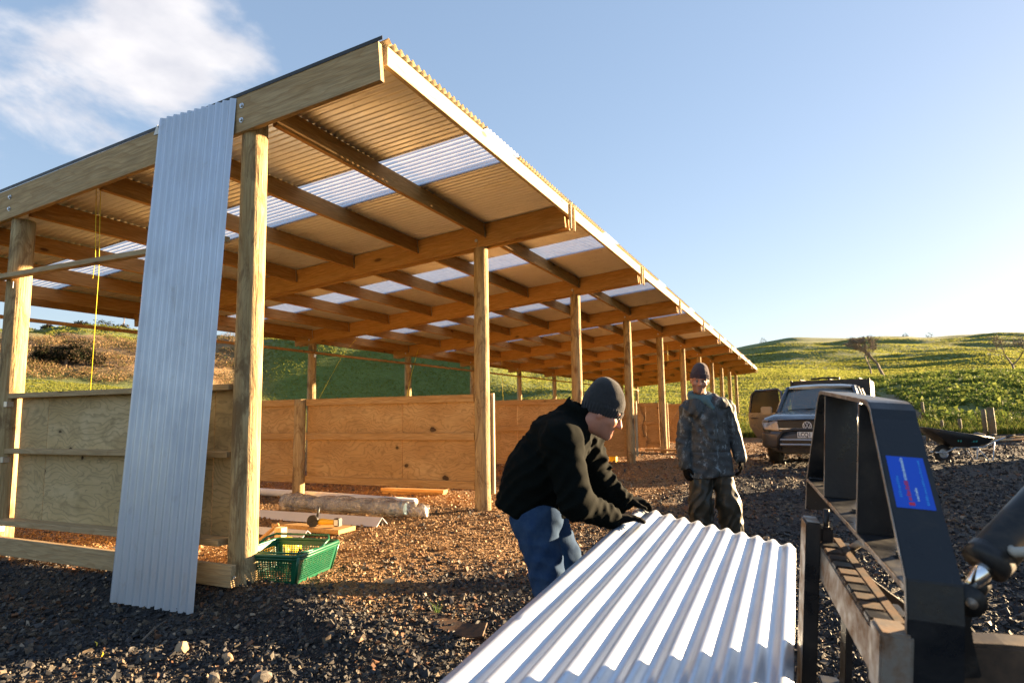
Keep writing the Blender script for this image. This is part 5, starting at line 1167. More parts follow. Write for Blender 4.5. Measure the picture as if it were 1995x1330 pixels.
# weld beads where the flats meet, bolts on the shelf
for g_, n_, g2, n2 in ((0.468, 0.016, 0.492, 0.016), (0.998, 0.016, 1.022, 0.016), (0.476, 0.366, 0.498, 0.366), (1.03, 0.366, 1.052, 0.366), (0.006, 0.014, 0.03, 0.014), (1.385, 0.016, 1.405, 0.016)):
    r_w = random.Random(int(g_ * 1000)); pth = [LM @ V((g_ + (g2 - g_) * 0.5 * (k_ % 2) * 0.2, 0.004 + k_ * 0.0075, n_ + r_w.uniform(-.001, .001))) for k_ in range(14)]
    tube('weld_bead', pth, [0.005 + 0.0015 * (k_ % 2) for k_ in range(14)], M_BLACKPAINT, ld, 6)
for g_ in (0.10, 0.24, 0.75, 1.25):
    so = Soup(); so.lathe(LM @ Matrix.Translation((g_, 0.052, 0.0125)) @ Matrix.Rotation(-math.pi / 2, 4, 'X'), [(0.016, 0.0), (0.016, -0.002), (0.0105, -0.003), (0.0105, -0.012)], 6); so.obj('bolt', M_CYL, ld)
for q_, pth in ((0.16, ((0.34, 0.14, 0.02), (0.40, 0.20, -0.10), (0.34, 0.30, -0.22), (0.22, 0.60, -0.14), (0.30, 1.2, 0.25))), (0.2, ((0.62, 0.10, -0.30), (0.58, 0.22, -0.20), (0.45, 0.34, -0.26), (0.36, 0.7, -0.10), (0.42, 1.2, 0.3)))):
    P_ = [V(a) for a in pth]; C_ = []
    for i_ in range(len(P_) - 1):
        a0, a1, a2, a3 = P_[max(i_ - 1, 0)], P_[i_], P_[i_ + 1], P_[min(i_ + 2, len(P_) - 1)]
        for k_ in range(6):
            t = k_ / 6; C_.append(LM @ (0.5 * ((2 * a1) + (a2 - a0) * t + (2 * a0 - 5 * a1 + 4 * a2 - a3) * t * t + (-a0 + 3 * a1 - 3 * a2 + a3) * t ** 3)))
    tube('hose', C_, 0.011, M_RUBBER, ld, 8)
# fork carriage: notched rail, forks, lower rail
rail = Soup(); rail.box(LM, (0.0, -0.05, -0.205), (0.83, 0.028, -0.104)); rail.obj('fork_rail', M_WORN, ld, False, 0.004)
for i in range(13):
    g0 = 0.075 + 0.062 * i * (1 + 0.012 * i)
    if g0 > 0.70: continue
    t_ = Soup(); t_.box(LM, (g0, -0.0495, -0.1042), (g0 + 0.052, 0.0, -0.090)); t_.obj('rail_tooth', M_RUST if i % 3 else M_CYL, ld, False, 0.003)
t_ = Soup(); t_.box(LM, (0.07, 0.002, -0.1042), (0.83, 0.027, -0.092)); t_.obj('rail_cap', M_RUST, ld, False, 0.002)
t_ = Soup(); t_.box(LM, (-0.035, -0.052, -0.222), (0.058, 0.012, -0.082)); t_.obj('rail_end_block', M_WORN, ld, False, 0.006)
lr = Soup(); lr.box(LM, (-0.02, -0.03, -0.64), (0.83, 0.03, -0.55)); lr.obj('lower_rail', M_BLACKPAINT, ld, False, 0.004)
for g0 in (0.716, ):
    fk = Soup(); fk.box(LM, (g0, -0.095, -0.70), (g0 + 0.11, -0.051, -0.028)); fko = fk.obj('fork', M_BLACKPAINT, ld, False, 0.004)
    t_ = Soup(); t_.box(LM, (g0 + 0.002, -0.0965, -0.69), (g0 + 0.108, -0.0952, -0.034)); t_.obj('worn_face', M_WORN, fko)
    t_ = Soup(); t_.box(LM, (g0 + 0.006, -0.092, -0.0279), (g0 + 0.10, -0.054, -0.0262)); t_.obj('worn_face', M_WORN, fko)
    t_ = Soup(); t_.add([LM @ V(p) for p in ((g0, -0.095, -0.70), (g0 + 0.11, -0.095, -0.70), (g0 + 0.11, -0.051, -0.70), (g0, -0.051, -0.70), (g0 + 0.01, -1.15, -0.69), (g0 + 0.10, -1.15, -0.69), (g0 + 0.11, -0.051, -0.745), (g0, -0.051, -0.745), (g0 + 0.01, -1.15, -0.70), (g0 + 0.10, -1.15, -0.70))], [(0, 1, 5, 4), (0, 4, 8, 7, 3), (1, 2, 6, 9, 5), (7, 8, 9, 6), (4, 5, 9, 8), (0, 3, 2, 1), (3, 7, 6, 2)]); t_.obj('tine', M_BLACKPAINT, fko)
    b_ = Soup(); b_.box(LM, (g0 + 0.02, -0.048, -0.095), (g0 + 0.075, -0.012, -0.042)); b_.obj('fork_hook', M_BLACKPAINT, fko, False, 0.005)
    tube('locking_pin', [LM @ V((g0 + 0.045, -0.03, -0.09)), LM @ V((g0 + 0.045, -0.03, 0.012))], 0.009, M_CYL, fko, 10)
for g0, q0, q1, n0, n1, m in ((0.14, 0.03, 0.05, -0.64, -0.10, M_BLACKPAINT), (0.72, 0.03, 0.05, -0.64, -0.10, M_BLACKPAINT)):
    b_ = Soup(); b_.box(LM, (g0, q0, n0), (g0 + 0.09, q1, n1)); b_.obj('carriage_strut', m, ld, False, 0.003)
for g0 in (0.42, ):
    b_ = Soup(); b_.prism(LM @ Matrix(((0, 1, 0, g0), (1, 0, 0, 0), (0, 0, 1, 0), (0, 0, 0, 1))), [(0.03, -0.64), (0.16, -0.58), (0.16, -0.40), (0.12, -0.16), (0.03, -0.10)], 0.0, 0.014); b_.obj('hitch_plate', M_BLACKPAINT, ld, False, 0.002)
tube('hose', [LM @ V(p) for p in ((0.56, 0.12, -0.10), (0.60, 0.07, -0.06), (0.70, 0.06, -0.07), (0.78, 0.05, -0.11))], 0.012, M_HOSE, ld, 8)
# tilt cylinder, knuckle and arm on the tractor side
c0, c1 = LM @ V((0.06, 0.165, 0.062)), LM @ V((0.30, 0.62, 0.52)); cdv = (c1 - c0).normalized()
tube('cylinder_barrel', [c0, c0 + cdv * 0.012, c1], [0.040, 0.0435, 0.0435], M_CYL, ld, 28)
tube('cylinder_gland', [c0 - cdv * 0.004, c0 + cdv * 0.030], 0.0455, M_CYL, ld, 28)
k0 = LM @ V((0.05, 0.128, -0.012))
tube('cylinder_rod', [k0, c0 + cdv * 0.05], 0.019, M_CHROME, ld, 20)
tube('rod_eye', [k0 + LG * -0.03, k0 + LG * 0.03], 0.031, M_CYL, ld, 24); tube('pin', [k0 + LG * -0.042, k0 + LG * 0.042], 0.010, M_WORN, ld, 16)
tube('rod_neck', [k0 + cdv * 0.02, k0 + cdv * 0.055], [0.024, 0.021], M_CYL, ld, 16)
tube('hose', [c0 + cdv * 0.06 + LG * -0.035, c0 + cdv * 0.06 + LG * -0.06, c0 + cdv * 0.075 + LG * -0.065 + LQ * 0.05, c0 + cdv * 0.12 + LQ * 0.22 + LG * -0.06 - LN * .03], 0.011, M_HOSE, ld, 10)
lk = Soup(); lk.prism(LM @ Matrix(((0, 1, 0, 0.085), (1, 0, 0, 0), (0, 0, 1, 0), (0, 0, 0, 1))), [(0.100, 0.0), (0.112, 0.022), (0.135, 0.026), (0.158, 0.005), (0.160, -0.04), (0.152, -0.075), (0.158, -0.12), (0.175, -0.19), (0.125, -0.20), (0.118, -0.11), (0.098, -0.04)], 0.0, 0.02); lk.obj('link_plate', M_CYL, ld, False, 0.003)
am = Soup(); am.prism(LM @ Matrix(((0, 1, 0, 0.09), (1, 0, 0, 0), (0, 0, 1, 0), (0, 0, 0, 1))), [(0.105, -0.155), (0.135, -0.125), (0.22, -0.115), (0.60, -0.09), (1.6, 0.20), (1.6, 0.06), (0.60, -0.20), (0.30, -0.26), (0.16, -0.42), (0.105, -0.42)], 0.0, 0.08); am.obj('loader_arm', dirt_mat('brown_dusty_steel', (0.05, 0.035, 0.026), (0.13, 0.085, 0.055), 0.42, 0.7, 0.6, 0, 8), ld, False, 0.008)
am = Soup(); am.prism(LM @ Matrix(((0, 1, 0, 0.74), (1, 0, 0, 0), (0, 0, 1, 0), (0, 0, 0, 1))), [(0.04, -0.66), (0.10, -0.56), (0.60, -0.46), (1.6, 0.20), (1.6, 0.04), (0.70, -0.56), (0.10, -0.70)], 0.0, 0.08); am.obj('loader_arm', M_CYL, ld, False, 0.008)
# tractor itself, beyond the right edge of the picture
TRM = Matrix.Translation(V((LO.x, LO.y, 0)) + V((LG.x, LG.y, 0)).normalized() * 0.68 + V((LQ.x, LQ.y, 0)).normalized() * 1.75) @ Matrix(((LQ.x, -LG.x, 0, 0), (LQ.y, -LG.y, 0, 0), (0, 0, 1, gz(-1.2, -6)), (0, 0, 0, 1)))
M_TRACTOR = dirt_mat('dusty_blue_tractor', (0.02, 0.06, 0.16), (0.09, 0.07, 0.05), 0.5, 0.8, 0.4, 0, 5)
b_ = Soup(); b_.prism(TRM, [(0.0, 0.75), (0.05, 1.35), (0.9, 1.48), (1.45, 1.50), (1.45, 0.7), (0.2, 0.6)], -0.32, 0.32); b_.obj('bonnet', M_TRACTOR, ld, False, 0.05)
b_ = Soup(); b_.box(TRM, (0.3, -0.25, 0.5), (2.9, 0.25, 0.95)); b_.obj('chassis', M_CYL, ld, False, 0.03)
for x0, x1 in ((1.45, 1.52), (2.65, 2.72)):
    for y_ in (-0.62, 0.62): b_ = Soup(); b_.box(TRM, (x0, y_ - 0.04, 0.9), (x1, y_ + 0.04, 2.45)); b_.obj('cab_post', M_BLACKPAINT, ld)
b_ = Soup(); b_.box(TRM, (1.35, -0.72, 2.45), (2.85, 0.72, 2.58)); b_.obj('cab_roof', M_TRACTOR, ld, False, 0.05)
b_ = Soup(); b_.box(TRM, (2.1, -0.25, 0.95), (2.2, 0.25, 1.6)); b_.box(TRM, (1.75, -0.25, 0.95), (2.2, 0.25, 1.1)); b_.obj('seat', M_BLACKPL, ld, False, 0.04)
for x_, y_, rr, ww in ((0.55, -0.72, 0.45, 0.30), (0.55, 0.72, 0.45, 0.30), (2.4, -0.80, 0.78, 0.42), (2.4, 0.80, 0.78, 0.42)):
    w_ = Soup(); w_.lathe(TRM @ Matrix.Translation((x_, y_ - ww / 2, rr)), [(rr * 0.55, 0), (rr * 0.9, 0), (rr, ww * 0.15), (rr, ww * 0.85), (rr * 0.9, ww), (rr * 0.55, ww)], 28, False); wo = w_.obj('wheel', M_RUBBER, ld, True)
    w_ = Soup(); w_.lathe(TRM @ Matrix.Translation((x_, y_ - ww * 0.3, rr)), [(0.0, 0), (rr * 0.56, 0), (rr * 0.56, ww * 0.6), (0, ww * 0.6)], 20); w_.obj('rim', M_TRACTOR, wo, True)
# ------------------------------------------------------------------ sheet held over the forks
SL_ = V((0.99822, 0.00401, 0.05943)); A_ = V((0.1356, -2.8605, 0.6090)); B_ = V((0.1487, -3.6821, 0.4446))
def flat_sheet(label, off, L, seed, dx=0.0, dy=0.0):
    up = SL_.cross(B_ - A_).normalized() * -1; d = up * off + SL_ * dx + (B_ - A_).normalized() * dy
    me = corrugate(10.9, L, 14, 0, 40, 0.0045, seed); k = (B_ - A_).length / (10.9 * PITCH)
    o_ = (A_ + B_) / 2 - SL_ * L + d
    Mx = frame(o_, A_ - B_, up if up.z > 0 else -up); Mx = frame(o_, B_ - A_, up if up.z > 0 else -up)
    o = obj('corrugated_sheet', me, M_ZINC2, None, Mx @ Matrix.Diagonal((k, 1, 1, 1))); o.modifiers.new('t', 'SOLIDIFY').thickness = 0.0012
    return tag(o, label, 'metal sheet')
flat_sheet('white corrugated metal sheet held flat by the bending man over the forks', 0.0, 3.9, 5)
# ------------------------------------------------------------------ people
def rotm(x, y, z):
    """3x3 from column axes"""
    return np.array([x, y, z], float).T
class Sdf:
    """smooth union of primitives, evaluated in the person's frame"""
    def __init__(s): s.p = []
    def cap(s, a, b, ra, rb=None, k=0.03, sc=None): s.p.append((lambda P: s_cap(P, a, b, ra, rb, sc), k)); return s
    def ell(s, c, r, k=0.03, R=None):
        if R is None: s.p.append((lambda P: s_ell(P, c, r), k))
        else: s.p.append((lambda P: s_ell((P - np.array(c)) @ R, (0, 0, 0), r), k))
        return s
    def fn(s, f, k=0.02): s.p.append((f, k)); return s
    def __call__(s, P):
        d = None
        for f, k in s.p: d = f(P) if d is None else smin(d, f(P), k)
        return d
def head_parts(person, PM, c, fwd, up, beanie_mat, skin_tone, beanie_tilt=0.16, stubble=0.0, neck_to=None, rim=0.036, ears=True):
    """head with face, neck and beanie. c centre between the ears, fwd/up unit vectors, all in the person's frame"""
    fwd = np.array(fwd, float); fwd /= np.linalg.norm(fwd); up = np.array(up, float); up -= fwd * (up @ fwd); up /= np.linalg.norm(up); rt = np.cross(fwd, up)
    R = rotm(rt, fwd, up); c = np.array(c, float)
    def loc(P): return (P - c) @ R
    def head(P):
        Q = loc(P)
        d = s_ell(Q, (0, -0.012, 0.040), (0.076, 0.097, 0.100))
        d = smin(d, s_ell(Q, (0, 0.012, -0.030), (0.064, 0.080, 0.088)), 0.03)
        d = smin(d, s_ell(Q, (0, 0.050, -0.078), (0.036, 0.040, 0.036)), 0.03)          # jaw
        d = smin(d, s_cap(Q, (0, 0.078, -0.098), (0, 0.080, -0.094), 0.018), 0.02)        # chin
        for sx in (-1, 1):
            d = smin(d, s_ell(Q, (sx * 0.042, 0.062, -0.020), (0.026, 0.024, 0.024)), 0.02)   # cheek
            d = smin(d, s_cap(Q, (sx * 0.012, 0.088, 0.032), (sx * 0.052, 0.070, 0.030), 0.011), 0.014)  # brow
            d = smax(d, -s_ell(Q, (sx * 0.032, 0.098, 0.012), (0.017, 0.018, 0.011)), 0.012)  # socket
            d = smin(d, s_ell(Q, (sx * 0.078, -0.008, 0.000), (0.012, 0.020, 0.032)), 0.006) if ears else smin(d, s_ell(Q, (sx * 0.070, -0.008, -0.022), (0.012, 0.016, 0.020)), 0.008)
        d = smin(d, s_cap(Q, (0, 0.088, 0.022), (0, 0.112, -0.022), 0.008, 0.013), 0.010)   # nose
        for sx in (-1, 1): d = smin(d, s_ell(Q, (sx * 0.012, 0.098, -0.027), (0.009, 0.011, 0.008)), 0.006)
        d = smin(d, s_cap(Q, (-0.019, 0.086, -0.054), (0.019, 0.086, -0.054), 0.0075), 0.008)
        d = smin(d, s_cap(Q, (-0.016, 0.085, -0.067), (0.016, 0.085, -0.067), 0.008), 0.008)
        d = smax(d, -s_cap(Q, (-0.022, 0.095, -0.0605), (0.022, 0.095, -0.0605), 0.0028), 0.004)
        if neck_to is not None: d = smin(d, s_cap(P, c + R @ np.array((0, -0.025, -0.055)), neck_to, 0.056, 0.062), 0.03)
        return d
    ext = np.array([0.17, 0.17, 0.20]); lo = c - 0.19; hi = c + 0.19
    if neck_to is not None: lo = np.minimum(lo, np.array(neck_to) - 0.09); hi = np.maximum(hi, np.array(neck_to) + 0.09)
    ho = sdf_obj('body', head, lo, hi, 0.0048, M_SKIN, person, PM, 1)
    co = np.array([v.co[:] for v in ho.data.vertices]); Q = loc(co)
    tone = np.ones((len(Q), 3)) * np.array(skin_tone)
    st = stubble * sstep(-0.028, -0.05, Q[:, 2]) * sstep(0.0, 0.03, Q[:, 1]) * (1 - 0.75 * np.exp(-((Q[:, 2] + 0.06) / 0.010) ** 2) * (np.abs(Q[:, 0]) < 0.022))
    tone = tone * (1 - st[:, None] * np.array([0.62, 0.55, 0.48]))
    br = np.exp(-((Q[:, 2] - 0.036) / 0.006) ** 2) * (np.abs(Q[:, 0]) > 0.012) * (np.abs(Q[:, 0]) < 0.055) * (Q[:, 1] > 0.06)
    tone *= (1 - 0.5 * br)[:, None]
    ey = np.exp(-((Q[:, 2] - 0.010) / 0.007) ** 2) * (np.abs(np.abs(Q[:, 0]) - 0.032) < 0.018) * (Q[:, 1] > 0.05); tone *= (1 - 0.3 * ey)[:, None]
    lip = np.exp(-((Q[:, 2] + 0.060) / 0.010) ** 2) * (np.abs(Q[:, 0]) < 0.022) * (Q[:, 1] > 0.07); tone *= 1 - lip[:, None] * np.array([0.10, 0.38, 0.30])
    col_attr(ho.data, tone, 'tone')
    for sx in (-1, 1):
        so = Soup(); ec = c + R @ np.array((sx * 0.031, 0.0795, 0.0095)); bm = bmesh.new(); bmesh.ops.create_uvsphere(bm, u_segments=12, v_segments=8, radius=0.0115)
        me = bpy.data.meshes.new('eye'); bm.to_mesh(me); bm.free(); eo = obj('eye', me, M_EYEW, ho, PM @ Matrix.Translation(ec))
        ic = ec + R @ np.array((0, 0.0068, -0.001)); bm = bmesh.new(); bmesh.ops.create_uvsphere(bm, u_segments=10, v_segments=6, radius=0.0062); me = bpy.data.meshes.new('iris'); bm.to_mesh(me); bm.free(); obj('iris', me, M_IRIS, ho, PM @ Matrix.Translation(ic))
    # beanie: shell over the skull cut by a tilted rim plane, with a ribbed turn-up
    tn = np.array([0, math.sin(beanie_tilt), math.cos(beanie_tilt)])
    def beanie(P):
        Q = loc(P); pl = Q @ tn - rim
        n_ = 0.0025 * fbm(Q[:, 0] * 30, Q[:, 1] * 30, Q[:, 2] * 30, 2, 5)
        shell = s_ell(Q, (0, -0.018, 0.048), (0.089, 0.112, 0.114)) + n_
        tip = s_ell(Q, (0, -0.045, 0.125), (0.055, 0.060, 0.050))
        shell = smin(shell, tip, 0.05)
        d = smax(shell, -(pl + 0.028), 0.006)
        band = smax(s_ell(Q, (0, -0.014, 0.040), (0.093, 0.114, 0.124)) , np.abs(pl + 0.004) - 0.024, 0.006)
        an = np.arctan2(Q[:, 0], Q[:, 1]); band = band + 0.0028 * np.cos(an * 36)
        return smin(d, band, 0.004)
    sdf_obj('beanie', beanie, c - 0.2, c + 0.23, 0.0045, beanie_mat, person, PM, 1)
    return ho
def folds(P, dirs, amp):
    """soft cloth creases: ridged waves"""
    d = 0
    for i, (kx, ky, kz, ph, a) in enumerate(dirs):
        w = fbm(P[:, 0] * 5 + i, P[:, 1] * 5, P[:, 2] * 5, 2, 60 + i)
        s = np.sin(P[:, 0] * kx + P[:, 1] * ky + P[:, 2] * kz + ph + 2.2 * w); d = d + a * (1 - np.abs(s)) * np.clip(0.55 + 0.8 * fbm(P[:, 0] * 3.1, P[:, 1] * 3.1 + i, P[:, 2] * 3.1, 2, 80 + i), 0, 1.2)
    return -amp * d
def hand_sdf(wrist, knuck, side, palm_n, curl, thumb_side, spread=0.010, length=0.085, r=0.0115):
    """glove: palm, four unequal fingers bent towards -palm normal, thumb from the side near the wrist"""
    wrist, knuck = np.array(wrist, float), np.array(knuck, float); fw = knuck - wrist; L = np.linalg.norm(fw); fw /= L
    side = np.array(side, float); side -= fw * (side @ fw); side /= np.linalg.norm(side); pn = np.cross(fw, side); pn *= np.sign(pn @ np.array(palm_n, float)) or 1
    S_ = Sdf()
    for t in (-0.030, -0.010, 0.010, 0.030): S_.cap(wrist + side * t * 0.7, knuck + side * t, 0.020, 0.0155, 0.016)
    for i, (t, ln) in enumerate(((-0.033, 0.80), (-0.011, 0.96), (0.011, 1.0), (0.032, 0.86))):
        p = knuck + side * t; d = fw + side * t * 1.2; d /= np.linalg.norm(d); a = 0
        for j, seg in enumerate((0.46, 0.32, 0.24)):
            a += curl[j] * (1 + 0.08 * (i - 1.5)); q = p + (d * math.cos(a) + pn * math.sin(a)) * length * ln * seg
            S_.cap(p, q, r * (1 - 0.06 * j), r * (0.95 - 0.07 * j), 0.005); p = q
    tb = wrist + fw * L * 0.30 + side * thumb_side * 0.028; d = fw * 0.55 + side * thumb_side * 0.75 + pn * 0.25; d /= np.linalg.norm(d)
    t1 = tb + d * 0.045; d2 = fw * 0.85 + side * thumb_side * 0.25 + pn * 0.35; d2 /= np.linalg.norm(d2); t2 = t1 + d2 * 0.036
    S_.cap(tb, t1, 0.017, 0.0135, 0.014).cap(t1, t2, 0.0135, 0.0115, 0.006)
    return S_
def glove(name, S_, c, person, PM, cuff=None, ext=0.17):
    if cuff is not None: S_.cap(cuff[0], cuff[1], cuff[2], cuff[3], 0.015)
    c = np.array(c, float); return sdf_obj(name, S_, c - ext, c + ext, 0.0048, M_GLOVE, person, PM, 1)

# ---- the man bending over the sheet (frame: x to the right of the picture, y away, z up from the ground under his hips)
O1 = V((-0.375, -2.474, 0)); O1.z = gz(O1.x, O1.y)
PM1 = Matrix(((RH.x, FH.x, 0, O1.x), (RH.y, FH.y, 0, O1.y), (0, 0, 1, O1.z), (0, 0, 0, 1)))
m1 = thing('person', 'man in black fleece jacket, jeans and dark beanie bending over the metal sheet', 'person', O1)
zo = -0.2 - O1.z
hip_n, hip_f = (-0.03, -0.10, 0.80), (0.045, 0.10, 0.79)
kn_n, kn_f = (0.055, -0.15, 0.44), (0.19, 0.12, 0.44)
an_n, an_f = (0.02, -0.17, 0.09), (0.10, 0.15, 0.09)
jn = Sdf().cap((0.0, -0.075, 0.84), (0.0, 0.075, 0.84), 0.118, 0.118, 0.04).cap((-0.05, -0.06, 0.82), (-0.05, 0.06, 0.82), 0.105, 0.105, 0.05)
for h_, k_, a_ in ((hip_n, kn_n, an_n), (hip_f, kn_f, an_f)):
    jn.cap(h_, k_, 0.102, 0.080, 0.025).cap(k_, a_, 0.078, 0.068, 0.025)
def jeans(P): return jn(P) + folds(P, ((10, 5, 44, 0, 1), (34, -12, 12, 1.0, 0.9), (-30, 10, 20, 2.2, 0.8)), 0.009) + 0.003 * fbm(P[:, 0] * 18, P[:, 1] * 18, P[:, 2] * 18, 2, 15)
sdf_obj('jeans', jeans, (-0.26, -0.32, 0.03), (0.36, 0.32, 1.02), 0.0085, M_JEANS, m1, PM1)
for a_, dy in ((an_n, 0), (an_f, 0)):
    bt = Sdf().cap((a_[0] - 0.03, a_[1], 0.055), (a_[0] + 0.17, a_[1], 0.040), 0.050, 0.040, 0.03).cap((a_[0], a_[1], 0.16), (a_[0], a_[1], 0.06), 0.058, 0.055, 0.03)
    sdf_obj('boot', lambda P, bt=bt: smax(bt(P), -P[:, 2] - 0.0, 0.004), (a_[0] - 0.12, a_[1] - 0.10, -0.03), (a_[0] + 0.26, a_[1] + 0.10, 0.25), 0.009, M_BOOT, m1, PM1)
# jacket: rounded back, hem flaring behind, both sleeves reaching down to the sheet
nsh, nel, nwr = (0.105, -0.205, 1.215), (0.165, -0.275, 0.925), (0.352, -0.150, 0.832)
fsh, fel, fwr = (0.245, 0.150, 1.205), (0.335, 0.235, 0.975), (0.470, 0.225, 0.872)
jk = Sdf().cap((-0.055, 0, 0.885), (-0.005, 0, 1.03), 0.150, 0.165, 0.06, (1, 1.15, 1)).cap((-0.005, 0, 1.03), (0.105, -0.01, 1.20), 0.165, 0.150, 0.06, (1, 1.18, 1)).cap((0.105, -0.02, 1.20), (0.185, -0.03, 1.30), 0.135, 0.078, 0.06)
jk.cap((-0.10, -0.05, 0.87), (-0.04, -0.03, 1.0), 0.105, 0.12, 0.06).cap((-0.10, 0.06, 0.87), (-0.04, 0.05, 1.0), 0.105, 0.12, 0.06).cap((0.07, 0, 0.86), (0.10, 0, 1.0), 0.105, 0.12, 0.06, (1, 1.3, 1))
jk.cap((0.115, -0.10, 1.25), nsh, 0.095, 0.098, 0.06).cap(nsh, nel, 0.098, 0.079, 0.035).cap(nel, nwr, 0.077, 0.050, 0.03)
jk.cap((0.20, 0.07, 1.25), fsh, 0.090, 0.090, 0.06).cap(fsh, fel, 0.090, 0.072, 0.035).cap(fel, fwr, 0.070, 0.048, 0.03)
jk.cap((0.165, -0.03, 1.305), (0.205, -0.04, 1.365), 0.082, 0.074, 0.03)
def jacket(P):
    slv = sstep(0.10, 0.20, P[:, 0] - 0.5 * (P[:, 2] - 1.0)); d = jk(P) + folds(P, ((34, 12, 22, 0.3, 1.0), (12, -20, 46, 1.7, 0.9), (-30, 14, 34, 2.9, 0.8)), 0.012) + slv * folds(P, ((42, 10, -38, 0.8, 1.0), (20, -26, 62, 1.2, 0.8)), 0.014) + 0.004 * fbm(P[:, 0] * 14, P[:, 1] * 14, P[:, 2] * 14, 2, 33)
    hem = P[:, 2] - 0.815 + 0.22 * P[:, 0] * (P[:, 0] < 0) + 0.01 * np.sin(P[:, 0] * 40)
    d = smax(d, np.where(P[:, 0] < 0.2, -hem, -1.0), 0.012)
    nk = np.array((0.215, -0.042, 1.385)); ax = np.array((0.55, -0.12, 0.83)); ax /= np.linalg.norm(ax)          # neck opening
    return smax(d, -s_cap(P, nk - ax * 0.06, nk + ax * 0.1, 0.063), 0.010)
sdf_obj('fleece_jacket', jacket, (-0.30, -0.42, 0.74), (0.60, 0.36, 1.50), 0.0075, M_FLEECE, m1, PM1)
head_parts(m1, PM1, (0.335, -0.055, 1.352), (0.86, -0.10, -0.50), (0.50, 0.0, 0.86), M_BEANIE1, (0.98, 0.80, 0.74), -0.20, 0.35, (0.205, -0.045, 1.30), 0.010, False)
def on_sheet(t, s_):
    """point on top of the held sheet, in man-1 coordinates: t back from its far end, s_ in from its left edge"""
    d = (B_ - A_).normalized(); up = SL_.cross(d); up = up if up.z > 0 else -up
    p = A_ - SL_ * t + d * s_ + up * 0.012; q = PM1.inverted() @ p; return np.array(q)
dS = np.array((PM1.inverted().to_3x3() @ (B_ - A_).normalized())); dL = np.array(PM1.inverted().to_3x3() @ SL_); dU = np.cross(dL, dS); dU *= np.sign(dU[2])
kn = on_sheet(0.455, 0.050) + dU * 0.036
glove('glove', hand_sdf(nwr + np.array((0.02, 0.006, -0.008)), kn, dL, -dU, (0.10, 0.28, 0.32), 1, length=0.092, r=0.0125), kn, m1, PM1, ((nwr[0] - 0.02, nwr[1] - 0.01, nwr[2] + 0.012), nwr, 0.046, 0.036))
kf = on_sheet(0.03, 0.030) + dU * 0.038 - dL * 0.01
glove('glove', hand_sdf(fwr + np.array((0.015, 0.0, -0.01)), kf, dL, -dU, (0.45, 0.6, 0.5), -1, length=0.080), kf, m1, PM1, ((fwr[0] - 0.02, fwr[1], fwr[2] + 0.012), fwr, 0.044, 0.035))
# ---- the man standing behind the sheet
O2 = V((2.985, -2.895, 0)); O2.z = gz(O2.x, O2.y)
PM2 = Matrix(((RH.x, FH.x, 0, O2.x), (RH.y, FH.y, 0, O2.y), (0, 0, 1, O2.z), (0, 0, 0, 1)))
m2 = thing('person', 'man standing in a paint-spattered oilskin coat and plum beanie, arms hanging', 'person', O2)
lg = Sdf().cap((-0.07, 0.0, 0.86), (0.08, 0.0, 0.86), 0.105, 0.105, 0.05)
lg.cap((-0.085, 0, 0.78), (-0.115, -0.03, 0.46), 0.098, 0.094, 0.04).cap((-0.115, -0.03, 0.46), (-0.125, 0.01, 0.07), 0.097, 0.086, 0.04)
lg.cap((0.09, 0, 0.78), (0.165, -0.02, 0.46), 0.098, 0.095, 0.04).cap((0.165, -0.02, 0.46), (0.215, 0.02, 0.07), 0.098, 0.088, 0.04)
def pants(P): return smax(lg(P) + folds(P, ((34, 10, 9, 0.4, 1), (-42, 14, 16, 1.3, 1), (26, 14, 30, 2.0, 0.5)), 0.018), 0.045 - P[:, 2], 0.01)
sdf_obj('oilskin_trousers', pants, (-0.30, -0.20, 0.0), (0.38, 0.20, 1.02), 0.0095, M_OILPANT, m2, PM2)
for ax_, ay in ((-0.125, 0.0), (0.215, 0.01)):
    bt = Sdf().cap((ax_, ay + 0.03, 0.05), (ax_ + (0.02 if ax_ > 0 else -0.03), ay - 0.17, 0.042), 0.050, 0.044, 0.03).cap((ax_, ay, 0.16), (ax_, ay, 0.06), 0.062, 0.058, 0.03)
    sdf_obj('boot', lambda P, bt=bt: smax(bt(P), -P[:, 2], 0.004), (ax_ - 0.12, ay - 0.28, -0.03), (ax_ + 0.13, ay + 0.13, 0.26), 0.010, M_BOOT, m2, PM2)
sL, eL, wL = (-0.172, 0.01, 1.365), (-0.236, 0.015, 1.07), (-0.243, -0.03, 0.845)
sR, eR, wR = (0.185, 0.01, 1.365), (0.255, 0.015, 1.10), (0.290, -0.03, 0.895)
ct = Sdf().cap((0.005, 0, 0.78), (0.0, 0, 1.30), 0.138, 0.145, 0.06, (1.15, 0.92, 1)).cap((-0.112, 0, 0.70), (-0.075, 0, 1.25), 0.112, 0.085, 0.05).cap((0.122, 0, 0.70), (0.085, 0, 1.25), 0.112, 0.085, 0.05).cap((0, 0, 0.70), (0, 0, 1.2), 0.125, 0.125, 0.04)
ct.cap((-0.02, 0, 1.33), (-0.04, -0.005, 1.42), 0.125, 0.090, 0.05).cap((-0.06, 0, 1.40), sL, 0.085, 0.085, 0.05).cap((0.05, 0, 1.40), sR, 0.085, 0.085, 0.05)
ct.cap(sL, eL, 0.080, 0.069, 0.008).cap(eL, wL, 0.068, 0.060, 0.008).cap(sR, eR, 0.080, 0.069, 0.008).cap(eR, wR, 0.068, 0.060, 0.008)
ct.ell((-0.125, -0.095, 1.37), (0.080, 0.040, 0.080), 0.008).ell((0.105, -0.080, 1.42), (0.075, 0.045, 0.055), 0.008).cap((-0.11, -0.04, 1.43), (0.06, -0.02, 1.47), 0.055, 0.050, 0.03)
